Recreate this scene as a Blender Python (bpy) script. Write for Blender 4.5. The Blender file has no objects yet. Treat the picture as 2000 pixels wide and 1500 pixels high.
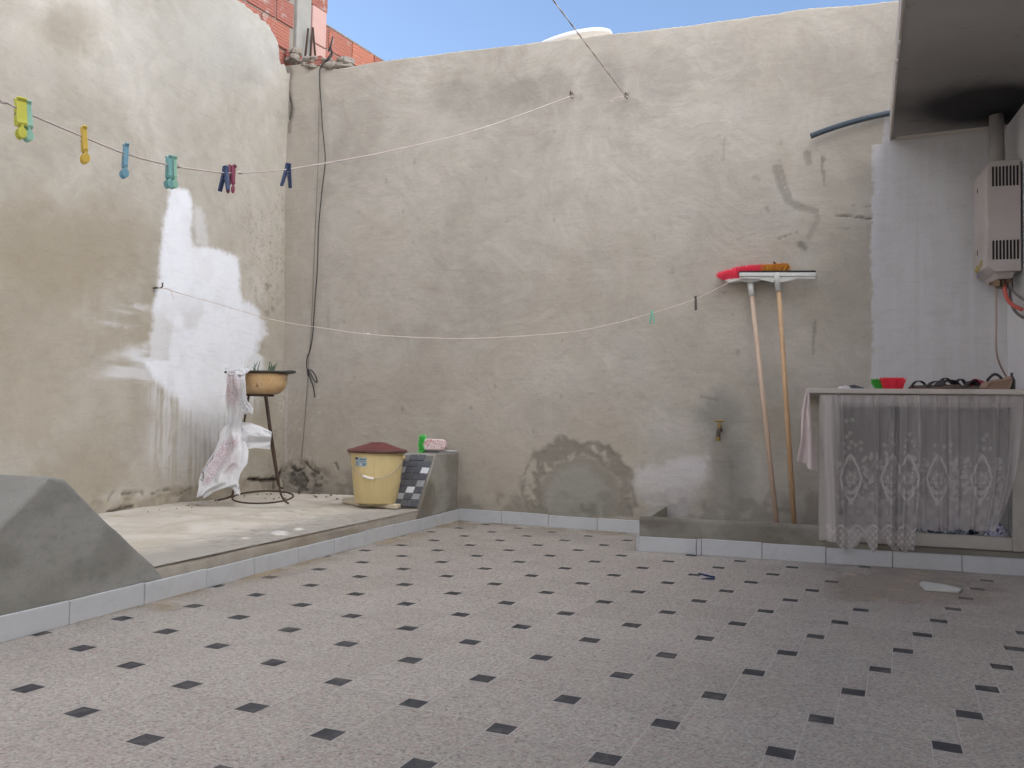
import bpy, math, random
import numpy as np
from mathutils import Vector, Matrix, Euler
random.seed(7); rng = np.random.RandomState(11)
scene = bpy.context.scene
COL = scene.collection

# ------------------------------------------------------------------ camera model (metres, level frame: X right, Y forward, Z up)
FPX, PITCH, ROLL, CAMH = 1680.6, .0443, .0196, .653
cp, sp = math.cos(PITCH), math.sin(PITCH)
FW = np.array([0, cp, sp]); _U = np.array([0, -sp, cp]); _R = np.array([1., 0, 0])
RT = math.cos(ROLL)*_R + math.sin(ROLL)*_U
UP = -math.sin(ROLL)*_R + math.cos(ROLL)*_U
CC = np.array([0, 0, CAMH])
def ray(x, y): return (x-1000)*RT + (750-y)*UP + FPX*FW
def floor_pt(x, y, z=0.):
    d = ray(x, y); return d*((z-CAMH)/d[2]) + CC
def depth_pt(x, y, Y):
    d = ray(x, y); return d*(Y/d[1]) + CC
class Plane:                       # a vertical plane: plan point, direction angle
    def __init__(s, p, ang):
        a = math.radians(ang); s.p = np.array([p[0], p[1], 0.]); s.d = np.array([math.cos(a), math.sin(a), 0.])
        s.n = np.array([s.d[1], -s.d[0], 0.])        # normal, to the right of the direction
    def px(s, x, y, off=0.):       # the point of the plane (shifted off along n) seen at a photo pixel
        d = ray(x, y); t = ((s.p + s.n*off - CC) @ s.n)/(d @ s.n); return CC + d*t
    def sz(s, x, y, off=0.):
        q = s.px(x, y, off); return ((q-s.p) @ s.d, q[2])
    def at(s, u, z, off=0.): 
        q = s.p + s.d*u + s.n*off; return np.array([q[0], q[1], z])
def to_px(P):
    v = P-CC; d = v@FW; return 1000+FPX*(v@RT)/d, 750-FPX*(v@UP)/d
BW = Plane((-.338, 5.709), -24.5)          # back wall
KB = Plane((-.338, 5.709), 71.15)          # kerb of the raised platform
LW = Plane((-1.66, 6.31), 72.)             # left wall
FR = Plane((.671, 4.488), -18.)            # front of basin and cabinet
CR = BW.px(1966, 500)
RW = Plane((CR[0], CR[1]), 72.5)           # right wall

# ------------------------------------------------------------------ noise in numpy
def _h(ix, iy, seed):
    n = (ix*374761393 + iy*668265263 + seed*1274126177) & 0xffffffff
    n = ((n ^ (n >> 13))*1274126177) & 0xffffffff
    return ((n ^ (n >> 16)) & 0xffff)/65535.
def vnoise(x, y, seed=0):
    x0 = np.floor(x).astype(np.int64); y0 = np.floor(y).astype(np.int64)
    fx = x-x0; fy = y-y0; fx = fx*fx*(3-2*fx); fy = fy*fy*(3-2*fy)
    a = _h(x0, y0, seed); b = _h(x0+1, y0, seed); c = _h(x0, y0+1, seed); d = _h(x0+1, y0+1, seed)
    return (a*(1-fx)+b*fx)*(1-fy) + (c*(1-fx)+d*fx)*fy
def fbm(x, y, seed=0, o=4):
    r = 0; a = .5; t = 0
    for i in range(o):
        r = r + a*vnoise(x*2**i, y*2**i, seed+i*17); t += a; a *= .5
    return r/t
def sm(e0, e1, x):
    t = np.clip((x-e0)/(e1-e0), 0, 1); return t*t*(3-2*t)
def poly_d(X, Y, pts):             # signed distance, + inside
    n = len(pts); d = np.full(X.shape, 1e9); ins = np.zeros(X.shape, bool)
    for i in range(n):
        x1, y1 = pts[i]; x2, y2 = pts[(i+1) % n]
        dx, dy = x2-x1, y2-y1; L = dx*dx+dy*dy+1e-9
        t = np.clip(((X-x1)*dx+(Y-y1)*dy)/L, 0, 1)
        d = np.minimum(d, np.hypot(X-x1-t*dx, Y-y1-t*dy))
        c = ((y1 > Y) != (y2 > Y)) & (X < (x2-x1)*(Y-y1)/((y2-y1) if y2 != y1 else 1e-9)+x1)
        ins ^= c
    return np.where(ins, d, -d)
def line_d(X, Y, pts):
    d = np.full(X.shape, 1e9)
    for (x1, y1), (x2, y2) in zip(pts[:-1], pts[1:]):
        dx, dy = x2-x1, y2-y1; L = dx*dx+dy*dy+1e-9
        t = np.clip(((X-x1)*dx+(Y-y1)*dy)/L, 0, 1)
        d = np.minimum(d, np.hypot(X-x1-t*dx, Y-y1-t*dy))
    return d
def blob(X, Y, cx, cy, rx, ry, soft=.5):
    r = np.hypot((X-cx)/rx, (Y-cy)/ry); return 1-sm(1-soft, 1+soft, r)

# ------------------------------------------------------------------ materials
def lin(c):
    return tuple(((v/255.)/12.92 if v/255. <= .04045 else ((v/255.+.055)/1.055)**2.4) for v in c)
class NT:
    def __init__(s, name):
        s.m = bpy.data.materials.new(name); s.m.use_nodes = True; s.t = s.m.node_tree; s.t.nodes.clear()
        s.out = s.t.nodes.new('ShaderNodeOutputMaterial'); s.b = s.t.nodes.new('ShaderNodeBsdfPrincipled')
        s.l(s.b.outputs[0], s.out.inputs[0])
    def l(s, a, b): s.t.links.new(a, b)
    def n(s, k, **kw):
        o = s.t.nodes.new(k)
        for a, v in kw.items():
            if isinstance(v, (int, float, str, bool)) and hasattr(o, a): setattr(o, a, v)
        return o
    def val(s, sock, v):
        if hasattr(v, 'links') or hasattr(v, 'is_linked'): s.l(v, sock)
        else: sock.default_value = v
    def coord(s, kind='Object', scale=None):
        c = s.n('ShaderNodeTexCoord').outputs[kind]
        if scale:
            m = s.n('ShaderNodeMapping'); s.l(c, m.inputs[0]); m.inputs['Scale'].default_value = scale; c = m.outputs[0]
        return c
    def noise(s, scale, detail=4, rough=.55, dist=0., vec=None):
        o = s.n('ShaderNodeTexNoise'); o.inputs['Scale'].default_value = scale; o.inputs['Detail'].default_value = detail
        o.inputs['Roughness'].default_value = rough; o.inputs['Distortion'].default_value = dist
        s.l(vec if vec is not None else s.coord(), o.inputs['Vector']); return o.outputs[0]
    def ramp(s, f, p0, p1, c0=(0, 0, 0, 1), c1=(1, 1, 1, 1)):
        o = s.n('ShaderNodeValToRGB'); s.l(f, o.inputs[0]); e = o.color_ramp.elements
        e[0].position = p0; e[1].position = p1; e[0].color = c0; e[1].color = c1; return o.outputs[0]
    def mix(s, f, a, b, mode='MIX'):
        o = s.n('ShaderNodeMix'); o.data_type = 'RGBA'; o.blend_type = mode
        s.val(o.inputs[0], f)
        for i, v in ((6, a), (7, b)):
            if isinstance(v, tuple): o.inputs[i].default_value = (*v[:3], 1)
            else: s.l(v, o.inputs[i])
        return o.outputs[2]
    def math(s, op, a, b=0.):
        o = s.n('ShaderNodeMath'); o.operation = op; s.val(o.inputs[0], a); s.val(o.inputs[1], b); return o.outputs[0]
    def bump(s, h, strength=.3, dist=.01, prev=None):
        o = s.n('ShaderNodeBump'); o.inputs['Strength'].default_value = strength; o.inputs['Distance'].default_value = dist
        s.l(h, o.inputs['Height'])
        if prev is not None: s.l(prev, o.inputs['Normal'])
        s.l(o.outputs[0], s.b.inputs['Normal']); return o.outputs[0]
    def attr(s, name):
        a = s.n('ShaderNodeAttribute'); a.attribute_name = name
        q = s.n('ShaderNodeSeparateColor'); s.l(a.outputs['Color'], q.inputs[0]); return q.outputs
def simple(name, c, rough=.6, vary=.12, scale=12., bump=.0, bscale=60., metal=0., dirt=None, spec=.5, stretch=None, trans=0.):
    m = NT(name); c = lin(c) if max(c) > 1 else c
    vec = m.coord('Object', stretch) if stretch else m.coord()
    f = m.noise(scale, 5, .6, .3, vec)
    col = m.mix(f, tuple(v*(1-vary) for v in c), tuple(min(1, v*(1+vary)) for v in c))
    if dirt:
        g = m.ramp(m.noise(scale*.6, 6, .65, .5), .5, .72); col = m.mix(m.math('MULTIPLY', g, dirt[1]), col, lin(dirt[0]))
    m.l(col, m.b.inputs['Base Color']); m.b.inputs['Roughness'].default_value = rough; m.b.inputs['Metallic'].default_value = metal
    m.b.inputs['Specular IOR Level'].default_value = spec
    rr = m.n('ShaderNodeMapRange'); m.l(f, rr.inputs[0]); rr.inputs[3].default_value = rough-.08; rr.inputs[4].default_value = min(1, rough+.08); m.l(rr.outputs[0], m.b.inputs['Roughness'])
    if bump: m.bump(m.noise(bscale, 4, .6, 0, vec), bump, .004)
    return m.m
def plaster(name, ca, cb, white=(232, 234, 240), dark=(96, 92, 84), light=(176, 172, 164), tan=(150, 138, 112), grey=(132, 134, 130), black=(52, 48, 44)):
    m = NT(name)
    A = m.attr('mask_a'); B = m.attr('mask_b')
    big = m.noise(.9, 5, .6, .6); mid = m.noise(3.2, 6, .62, 1.6); sw = m.noise(2.1, 3, .5, 4.5); fine = m.noise(42, 4, .6); grit = m.noise(260, 2, .5)
    col = m.mix(m.ramp(big, .36, .64), lin(ca), lin(cb))
    col = m.mix(m.ramp(mid, .4, .72), col, m.mix(1., col, (.90, .885, .86), 'MULTIPLY'))
    col = m.mix(m.ramp(sw, .47, .56), col, m.mix(1., col, (1.05, 1.05, 1.045), 'MULTIPLY'))
    col = m.mix(m.math('MULTIPLY', fine, .35), col, m.mix(1., col, (.84, .83, .81), 'MULTIPLY'))
    col = m.mix(m.ramp(m.noise(16, 5, .7, .6), .66, .78), col, m.mix(1., col, (.88, .87, .84), 'MULTIPLY'))
    col = m.mix(B[0], col, lin(tan)); col = m.mix(B[1], col, lin(grey)); col = m.mix(A[1], col, m.mix(m.math('MULTIPLY', mid, .6), lin(dark), m.mix(1., col, (.7, .7, .7), 'MULTIPLY')))
    col = m.mix(A[2], col, lin(light)); col = m.mix(A[0], col, lin(white)); col = m.mix(B[2], col, lin(black))
    tw_ = m.noise(14, 5, .65, .8, m.coord('Object', (.6, .6, 3.2))); col = m.mix(m.ramp(tw_, .52, .66), col, m.mix(1., col, (.93, .93, .93), 'MULTIPLY'))
    spk = m.ramp(grit, .35, .65, (.93, .93, .93, 1), (1.05, 1.05, 1.05, 1)); col = m.mix(1., col, spk, 'MULTIPLY')
    m.l(col, m.b.inputs['Base Color']); m.b.inputs['Roughness'].default_value = .92; m.b.inputs['Specular IOR Level'].default_value = .2
    p = m.bump(sw, .22, .02); p = m.bump(tw_, .12, .006, p); p = m.bump(fine, .25, .006, p); m.bump(grit, .25, .0015, p)
    return m.m

# ------------------------------------------------------------------ mesh helpers
def mesh_obj(name, V, F, mats, parent=None, fm=None, smooth=False, attrs=None):
    me = bpy.data.meshes.new(name); me.from_pydata([tuple(map(float, v)) for v in V], [], [tuple(map(int, f)) for f in F])
    mats = mats if isinstance(mats, (list, tuple)) else [mats]
    for q in mats: me.materials.append(q)
    if fm is not None: me.polygons.foreach_set('material_index', np.array(fm, np.int32))
    if smooth: me.polygons.foreach_set('use_smooth', np.ones(len(me.polygons), bool))
    if attrs:
        for k, a in attrs.items():
            at = me.attributes.new(k, 'FLOAT_COLOR', 'POINT'); c = np.ones((len(V), 4), np.float32); c[:, :a.shape[1]] = a; at.data.foreach_set('color', c.ravel())
    me.update()
    o = bpy.data.objects.new(name, me); COL.objects.link(o)
    if parent is not None:
        o.parent = parent; o.matrix_parent_inverse = parent_inv(parent)
    return o
def world_m(o):
    m = o.matrix_basis.copy()
    if o.parent: m = world_m(o.parent) @ o.matrix_parent_inverse @ m
    return m
def parent_inv(p): return world_m(p).inverted()
def tag(o, label=None, cat=None, group=None, kind=None):
    if label: o['label'] = label
    if cat: o['category'] = cat
    if group: o['group'] = group
    if kind: o['kind'] = kind
    return o
def thing(name, label, cat, loc=(0, 0, 0), group=None):
    o = bpy.data.objects.new(name, None); o.empty_display_size = .05; COL.objects.link(o); o.location = tuple(map(float, loc)); return tag(o, label, cat, group)
def merge(*parts):
    V = []; F = []
    for v, f in parts:
        b = len(V); V += list(v); F += [tuple(i+b for i in q) for q in f]
    return V, F
def xf(part, M):
    v, f = part; return [tuple(M @ Vector(tuple(map(float, p)))) for p in v], f
def box(c, s, rz=0., M=None):
    x, y, z = [q/2 for q in s]
    V = [(-x, -y, -z), (x, -y, -z), (x, y, -z), (-x, y, -z), (-x, -y, z), (x, -y, z), (x, y, z), (-x, y, z)]
    F = [(3, 2, 1, 0), (4, 5, 6, 7), (0, 1, 5, 4), (1, 2, 6, 5), (2, 3, 7, 6), (3, 0, 4, 7)]
    m = Matrix.Translation(Vector(tuple(map(float, c)))) @ (M if M is not None else Matrix.Rotation(rz, 4, 'Z'))
    return xf((V, F), m)
def prism(poly, a, b):             # poly: list of 3-D points (planar), extruded by the vector b-a
    n = len(poly); P = np.array(poly, float); d = np.array(b, float)-np.array(a, float)
    V = [tuple(p) for p in P]+[tuple(p+d) for p in P]
    F = [tuple(range(n))[::-1], tuple(range(n, 2*n))]+[(i, (i+1) % n, n+(i+1) % n, n+i) for i in range(n)]
    return V, F
def wall_poly(pl, uz, o0, o1):     # polygon in a plane's (u,z), between offsets o0 and o1
    return prism([pl.at(u, z, o0) for u, z in uz], pl.n*o0, pl.n*o1)
def plan_prism(xy, z0, z1): return prism([(x, y, z0) for x, y in xy], (0, 0, z0), (0, 0, z1))
def tube(pts, r, n=8, closed=False, caps=True):
    P = np.array(pts, float); k = len(P); R = r if hasattr(r, '__len__') else [r]*k
    V = []; F = []; prev = None
    for i in range(k):
        if closed: t = P[(i+1) % k]-P[i-1]
        else: t = P[min(i+1, k-1)]-P[max(i-1, 0)]
        t = t/(np.linalg.norm(t)+1e-12)
        if prev is None:
            a = np.array([0, 0, 1.]) if abs(t[2]) < .9 else np.array([1., 0, 0]); u = np.cross(t, a)
        else: u = prev-t*(prev@t)
        u /= np.linalg.norm(u)+1e-12; prev = u; w = np.cross(t, u)
        for j in range(n):
            a = 2*math.pi*j/n; V.append(tuple(P[i]+R[i]*(math.cos(a)*u+math.sin(a)*w)))
    m = k if closed else k-1
    for i in range(m):
        for j in range(n):
            a = i*n+j; b = i*n+(j+1) % n; c = ((i+1) % k)*n+(j+1) % n; d = ((i+1) % k)*n+j; F.append((a, d, c, b))
    if caps and not closed: F.append(tuple(range(n))); F.append(tuple(range((k-1)*n, k*n))[::-1])
    return V, F
def lathe(prof, n=48, flute=None):
    V = []; F = []
    for r, z in prof:
        for j in range(n):
            a = 2*math.pi*j/n; q = r
            if flute: q = r*(1+flute(a, z))
            V.append((q*math.cos(a), q*math.sin(a), z))
    k = len(prof)
    for i in range(k-1):
        for j in range(n): F.append((i*n+j, i*n+(j+1) % n, (i+1)*n+(j+1) % n, (i+1)*n+j))
    F.append(tuple(range(n))[::-1]); F.append(tuple(range((k-1)*n, k*n)))
    return V, F
def sphere(c, r, n=12, m=8, s=(1, 1, 1)):
    prof = [(max(1e-4, math.sin(math.pi*i/m)), -math.cos(math.pi*i/m)) for i in range(m+1)]
    V, F = lathe(prof, n); return [(c[0]+r*s[0]*x, c[1]+r*s[1]*y, c[2]+r*s[2]*z) for x, y, z in V], F
def bevel(o, w=.004, seg=2, ang=35):
    b = o.modifiers.new('bevel', 'BEVEL'); b.width = w; b.segments = seg; b.limit_method = 'ANGLE'; b.angle_limit = math.radians(ang); b.harden_normals = False
    return o
def spline(P, n=60):               # Catmull-Rom through points
    P = np.array(P, float); Q = np.vstack([2*P[0]-P[1], P, 2*P[-1]-P[-2]]); out = []
    seg = len(P)-1; per = max(2, n//seg)
    for i in range(seg):
        p0, p1, p2, p3 = Q[i:i+4]
        for k in range(per):
            t = k/per; out.append(.5*((2*p1)+(-p0+p2)*t+(2*p0-5*p1+4*p2-p3)*t*t+(-p0+3*p1-3*p2+p3)*t**3))
    out.append(P[-1]); return np.array(out)
def grid_faces(nu, nv, off=0, flip=False):
    i, j = np.meshgrid(np.arange(nu-1), np.arange(nv-1), indexing='ij'); a = off+i*nv+j
    q = np.stack([a, a+nv, a+nv+1, a+1], -1).reshape(-1, 4)
    return q[:, ::-1] if flip else q

# ------------------------------------------------------------------ plaster walls with their stains and some painted shade
def wall_mesh(name, pl, u0, u1, zbase, ztop, step, thick, side, mat, masks, relief, label, cat='wall', extra=None):
    """front face = fine grid (carries masks and trowel relief); back, ends and top close it into a solid"""
    nu = int((u1-u0)/step)+1; U = np.linspace(u0, u1, nu); T = ztop(U); nv = int((T.max()-zbase)/step)+1
    W = np.linspace(0, 1, nv); UU, WW = np.meshgrid(U, W, indexing='ij'); ZZ = zbase+(T[:, None]-zbase)*WW
    P = pl.p + pl.d*UU[..., None]; P[..., 2] = ZZ
    X, Y = to_px(P.reshape(-1, 3)); dpt = (P.reshape(-1, 3)-CC)@FW; bad = dpt < .3; X = np.where(bad, -5000, X); Y = np.where(bad, 5000, Y)
    X = X.reshape(UU.shape); Y = Y.reshape(UU.shape)
    A, B = masks(X, Y, UU, ZZ); D = relief(X, Y, UU, ZZ, A, B)
    P = P + pl.n*(D*side)[..., None]
    V = P.reshape(-1, 3); F = grid_faces(nu, nv, 0, side < 0)
    n0 = len(V); bk = pl.p-pl.n*thick*side
    ring = [i*nv for i in range(nu)]; top = [i*nv+nv-1 for i in range(nu)]
    VB = []; 
    for i in range(nu):
        a = bk+pl.d*U[i]; VB.append((a[0], a[1], zbase)); VB.append((a[0], a[1], T[i]))
    V = np.vstack([V, np.array(VB)]); F = [tuple(f) for f in F]
    for i in range(nu-1):
        b0 = n0+2*i
        F.append((top[i], top[i+1], b0+3, b0+1) if side > 0 else (top[i+1], top[i], b0+1, b0+3))
        F.append((b0, b0+2, b0+3, b0+1) if side < 0 else (b0+2, b0, b0+1, b0+3))
        F.append((ring[i+1], ring[i], b0, b0+2) if side > 0 else (ring[i], ring[i+1], b0+2, b0))
    for i, fl in ((0, 1), (nu-1, 0)):
        f = tuple(range(i*nv, i*nv+nv))+(n0+2*i+1, n0+2*i); F.append(f if fl else f[::-1])
    z2 = np.zeros((len(VB), 3)); a = np.vstack([A.reshape(-1, 3), z2]); b = np.vstack([B.reshape(-1, 3), z2])
    o = mesh_obj(name, V, F, mat, None, None, False, {'mask_a': np.clip(a, 0, 1), 'mask_b': np.clip(b, 0, 1)})
    sm_ = np.zeros(len(o.data.polygons), bool); sm_[:(nu-1)*(nv-1)] = True; o.data.polygons.foreach_set('use_smooth', sm_)
    return tag(o, label, cat)

M_back = plaster('cement render grey', (169, 163, 154), (187, 181, 172), dark=(108, 102, 94), tan=(172, 163, 147), white=(200, 199, 201), light=(196, 191, 190))
M_left = plaster('cement render pale', (170, 164, 153), (194, 189, 181), dark=(122, 113, 100), tan=(161, 150, 130))

def st(*a): return np.stack(a, -1)
def back_masks(X, Y, U, Z):
    n1 = fbm(U*3, Z*3, 1); n2 = fbm(U*14, Z*14, 5); n3 = fbm(U*45, Z*45, 9, 3)
    jit = (n2-.5)*26+(n3-.5)*10
    white = np.zeros_like(X); dark = np.zeros_like(X); light = np.zeros_like(X); tan = np.zeros_like(X); grey = np.zeros_like(X); blk = np.zeros_like(X)
    # white painted end under the slab, brushed edge
    edge = 1703+(fbm(Z*10, U*0+3, 2)-.5)*10+(vnoise(Z*60, U*0, 3)-.5)*5
    edge = np.where(Y < 283, 1724+(vnoise(Z*50, U*0, 3)-.5)*6, edge)
    white = np.maximum(white, sm(-2, 2, X-edge)*(Y > 222)*(.52+.38*fbm(U*46, Z*1.4, 8, 4)+.16*n1-.10*sm(.6, .7, n2)))
    # damp blotches under the coping
    for cx, cy, rx, ry, k in ((892, 188, 42, 34, .33), (1012, 182, 62, 30, .38), (1085, 165, 36, 34, .35), (1180, 150, 44, 38, .3), (1300, 150, 60, 55, .34), (960, 215, 110, 22, .18), (1240, 215, 60, 22, .2), (1420, 130, 70, 60, .2), (1600, 130, 90, 60, .22), (1640, 330, 60, 60, .2), (700, 250, 60, 90, .12), (1500, 200, 60, 60, .12)):
        dark = np.maximum(dark, k*blob(X+jit*.9, Y+jit, cx, cy, rx, ry, .45))
    dark = np.maximum(dark, .14*sm(.52, .7, n1)*sm(1300, 1700, X))  # shade of the right side painted in as patchy darkening
    # scratches and filled chases at the right
    for pts, w, k in (([(1514, 328), (1524, 362), (1538, 392), (1560, 404), (1592, 412)], 7, .5), ([(1524, 325), (1534, 360), (1546, 396)], 4, .5), ([(1592, 412), (1597, 430), (1586, 450), (1580, 462)], 6, .35),
                      ([(1606, 306), (1607, 340), (1611, 364)], 2.4, .7), ([(1576, 300), (1579, 318)], 7, .5), ([(1520, 467), (1555, 453)], 1.3, .7), ([(1625, 420), (1664, 423), (1704, 427)], 1.8, .95), ([(1664, 402), (1700, 403)], 1.2, .5),
                      ([(1562, 478), (1572, 486)], 6, .7), ([(1592, 628), (1590, 655), (1588, 690)], 3, .5), ([(1472, 345), (1482, 350)], 4, .35), ([(1640, 447), (1660, 445)], 2, .4), ([(1495, 405), (1500, 412)], 3, .4), ([(1415, 270), (1412, 312)], 2.5, .3), ([(640, 600), (642, 640)], 1.2, .3), ([(1475, 455), (1430, 470)], 1, .3), ([(1370, 775), (1402, 783)], 2.2, .5)):
        dark = np.maximum(dark, k*(1-sm(w*.6, w*1.35, line_d(X, Y, pts)+(n3-.5)*5)))
    for i in range(70):            # nicks
        cx, cy = rng.uniform(600, 1700), rng.uniform(180, 960); dark = np.maximum(dark, rng.uniform(.15, .4)*blob(X, Y, cx, cy, rng.uniform(1.5, 4), rng.uniform(1.5, 7), .4))
    # arched patch by the drain: rough brown ring, smooth grey fill
    r = np.hypot((X-1130)/1.0, (Y-975)*.98); up = Y < 1010
    ring = (1-sm(16, 30, np.abs(r-94+(n1-.5)*30)+(n2-.5)*50))*sm(.40, .56, n2+.25*n3)*up
    dark = np.maximum(dark, .7*ring)
    fill = sm(-8, 8, 80-r+(n2-.5)*18)*up; grey = np.maximum(grey, .55*fill*sm(-20, 30, 75-r)); dark = np.maximum(dark, .45*fill*(1-sm(8, 26, 80-r))); dark = np.maximum(dark, .5*(1-sm(8, 26, np.abs(r-72)+(n2-.5)*24))*(X > 1150)*up)
    # pale salt bloom and pinkish base
    dd = poly_d(X, Y, [(1232, 925), (1262, 900), (1300, 893), (1340, 884), (1380, 880), (1395, 905), (1400, 940), (1368, 965), (1352, 1010), (1330, 1020), (1280, 1020), (1262, 990), (1240, 955)])
    light = np.maximum(light, 1.*sm(-6, 20, dd+(n2-.5)*36+(n3-.5)*14)*(.5+.5*sm(975, 925, Y))*(.8+.5*(n2-.3)))
    light = np.maximum(light, .3*blob(X+jit, Y+jit, 1310, 840, 45, 26, .6))
    dark = np.maximum(dark, .45*sm(.5, .62, n2)*blob(X, Y, 1310, 990, 60, 40, .4))
    # wet grey run under the tap
    dark = np.maximum(dark, .42*blob(X+jit*.7, Y, 1415, 960, 34, 110, .45)); grey = np.maximum(grey, .5*blob(X+jit, Y+jit, 1408, 815, 46, 50, .5)); dark = np.maximum(dark, .28*blob(X+jit, Y+jit, 1412, 810, 30, 34, .5))
    grey = np.maximum(grey, .45*blob(X+jit, Y, 1440, 920, 30, 100, .5)); dark = np.maximum(dark, .5*(1-sm(3, 10, np.abs(X-1428+(n2-.5)*16)))*(Y > 900)*(Y < 985))
    # tan damp base, dirt at the foot; right-hand shade painted tan
    tan = np.maximum(tan, .6*sm(700, 930, Y+(n1-.5)*160)*sm(1300, 1200, X+(n2-.5)*60)); tan = np.maximum(tan, .35*sm(.45, .65, n1)*sm(1250, 1500, X))  # second term paints the dimmer right side browner
    tan = np.maximum(tan, .3*sm(.5, .62, fbm(U*1.3, Z*1.3, 31))); tan = np.maximum(tan, .5*sm(640, 560, X+(n1-.5)*40)*sm(.35, .6, n1))
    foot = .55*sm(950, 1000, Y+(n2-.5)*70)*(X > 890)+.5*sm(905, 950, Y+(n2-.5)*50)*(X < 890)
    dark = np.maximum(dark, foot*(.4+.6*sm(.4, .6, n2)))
    # broken corner above the platform
    rub = poly_d(X, Y, [(545, 908), (560, 912), (575, 905), (600, 914), (615, 925), (640, 962), (540, 975)])
    rb = blob(X+jit, Y+jit*.7, 588, 938, 58, 34, .45); dark = np.maximum(dark, .75*rb*sm(.36, .6, n2+.35*(n3-.5))+.25*rb); blk = np.maximum(blk, .3*sm(-4, 5, rub+(n2-.5)*24)*sm(.60, .68, n3))
    for pts, w, k in (([(595, 903), (610, 918), (622, 925)], 1.5, .8), ([(568, 913), (578, 921), (588, 917)], 1.8, .8), ([(588, 925), (588, 955)], 1.0, .5), ([(655, 905), (660, 918)], 2, .4)):
        blk = np.maximum(blk, k*(1-sm(w*.6, w*1.4, line_d(X, Y, pts)+(n3-.5)*2.5)))
    light = np.maximum(light, .8*(1-sm(1, 2.6, line_d(X, Y, [(561, 760), (558, 850), (560, 900)])+(n3-.5)*4))); 
    for i in range(26):
        cx, cy = rng.uniform(560, 625), rng.uniform(755, 900); light = np.maximum(light, .5*blob(X, Y, cx, cy, 2, 3, .5))
    # rough joint of the corner high up
    cr = line_d(X, Y, [(563, 128), (560, 180), (567, 215), (562, 245), (556, 300)]); dark = np.maximum(dark, .55*(1-sm(3, 12, cr+(n2-.5)*10))*(Y < 260)); blk = np.maximum(blk, .7*(1-sm(1.5, 3, line_d(X, Y, [(561, 185), (567, 200), (566, 225), (558, 240)])+(n3-.5)*2)))
    blk = np.maximum(blk, .8*blob(X, Y, 1115, 186, 3, 4, .3)+.8*blob(X, Y, 1222, 188, 3.5, 4, .3))
    # coping edge, slightly darker band with brick showing
    tan = np.maximum(tan, .3*sm(.5, .6, n2)*(Z > 2.95))
    return st(white, dark, light), st(tan, grey, blk)
def back_relief(X, Y, U, Z, A, B):
    d = (fbm(U*1.2, Z*1.2, 41)-.5)*.022+(fbm(U*5+fbm(U*2, Z*2, 3)*4, Z*5, 42)-.5)*.006
    rough = np.clip(A[..., 1]-.3, 0, 1)
    d += -rough*.012*(.5+fbm(U*30, Z*30, 44)) - B[..., 2]*.018 + A[..., 0]*.003*(X > 1600)
    return d
TOPX = [(560, 128), (600, 124), (632, 131), (660, 134), (692, 129), (720, 124), (750, 118), (850, 107), (950, 96), (1047, 83), (1120, 76), (1190, 68), (1240, 62), (1350, 50), (1430, 37), (1520, 27), (1540, 22), (1640, 12), (1740, 2), (1850, -12), (2100, -40)]
tu, tz = zip(*[BW.sz(x, y) for x, y in TOPX])
def back_top(U): return np.interp(U, tu, tz)+(fbm(U*5, U*0, 6)-.5)*.012+(fbm(U*60, U*0, 7)-.5)*.006
uc0 = -1.50; uc1 = (RW.p-BW.p)@BW.d
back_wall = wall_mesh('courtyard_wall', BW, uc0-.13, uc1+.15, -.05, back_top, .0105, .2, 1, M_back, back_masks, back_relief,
    'grey cement rendered wall across the back of the yard, with an arched patch and a tap')

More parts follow.
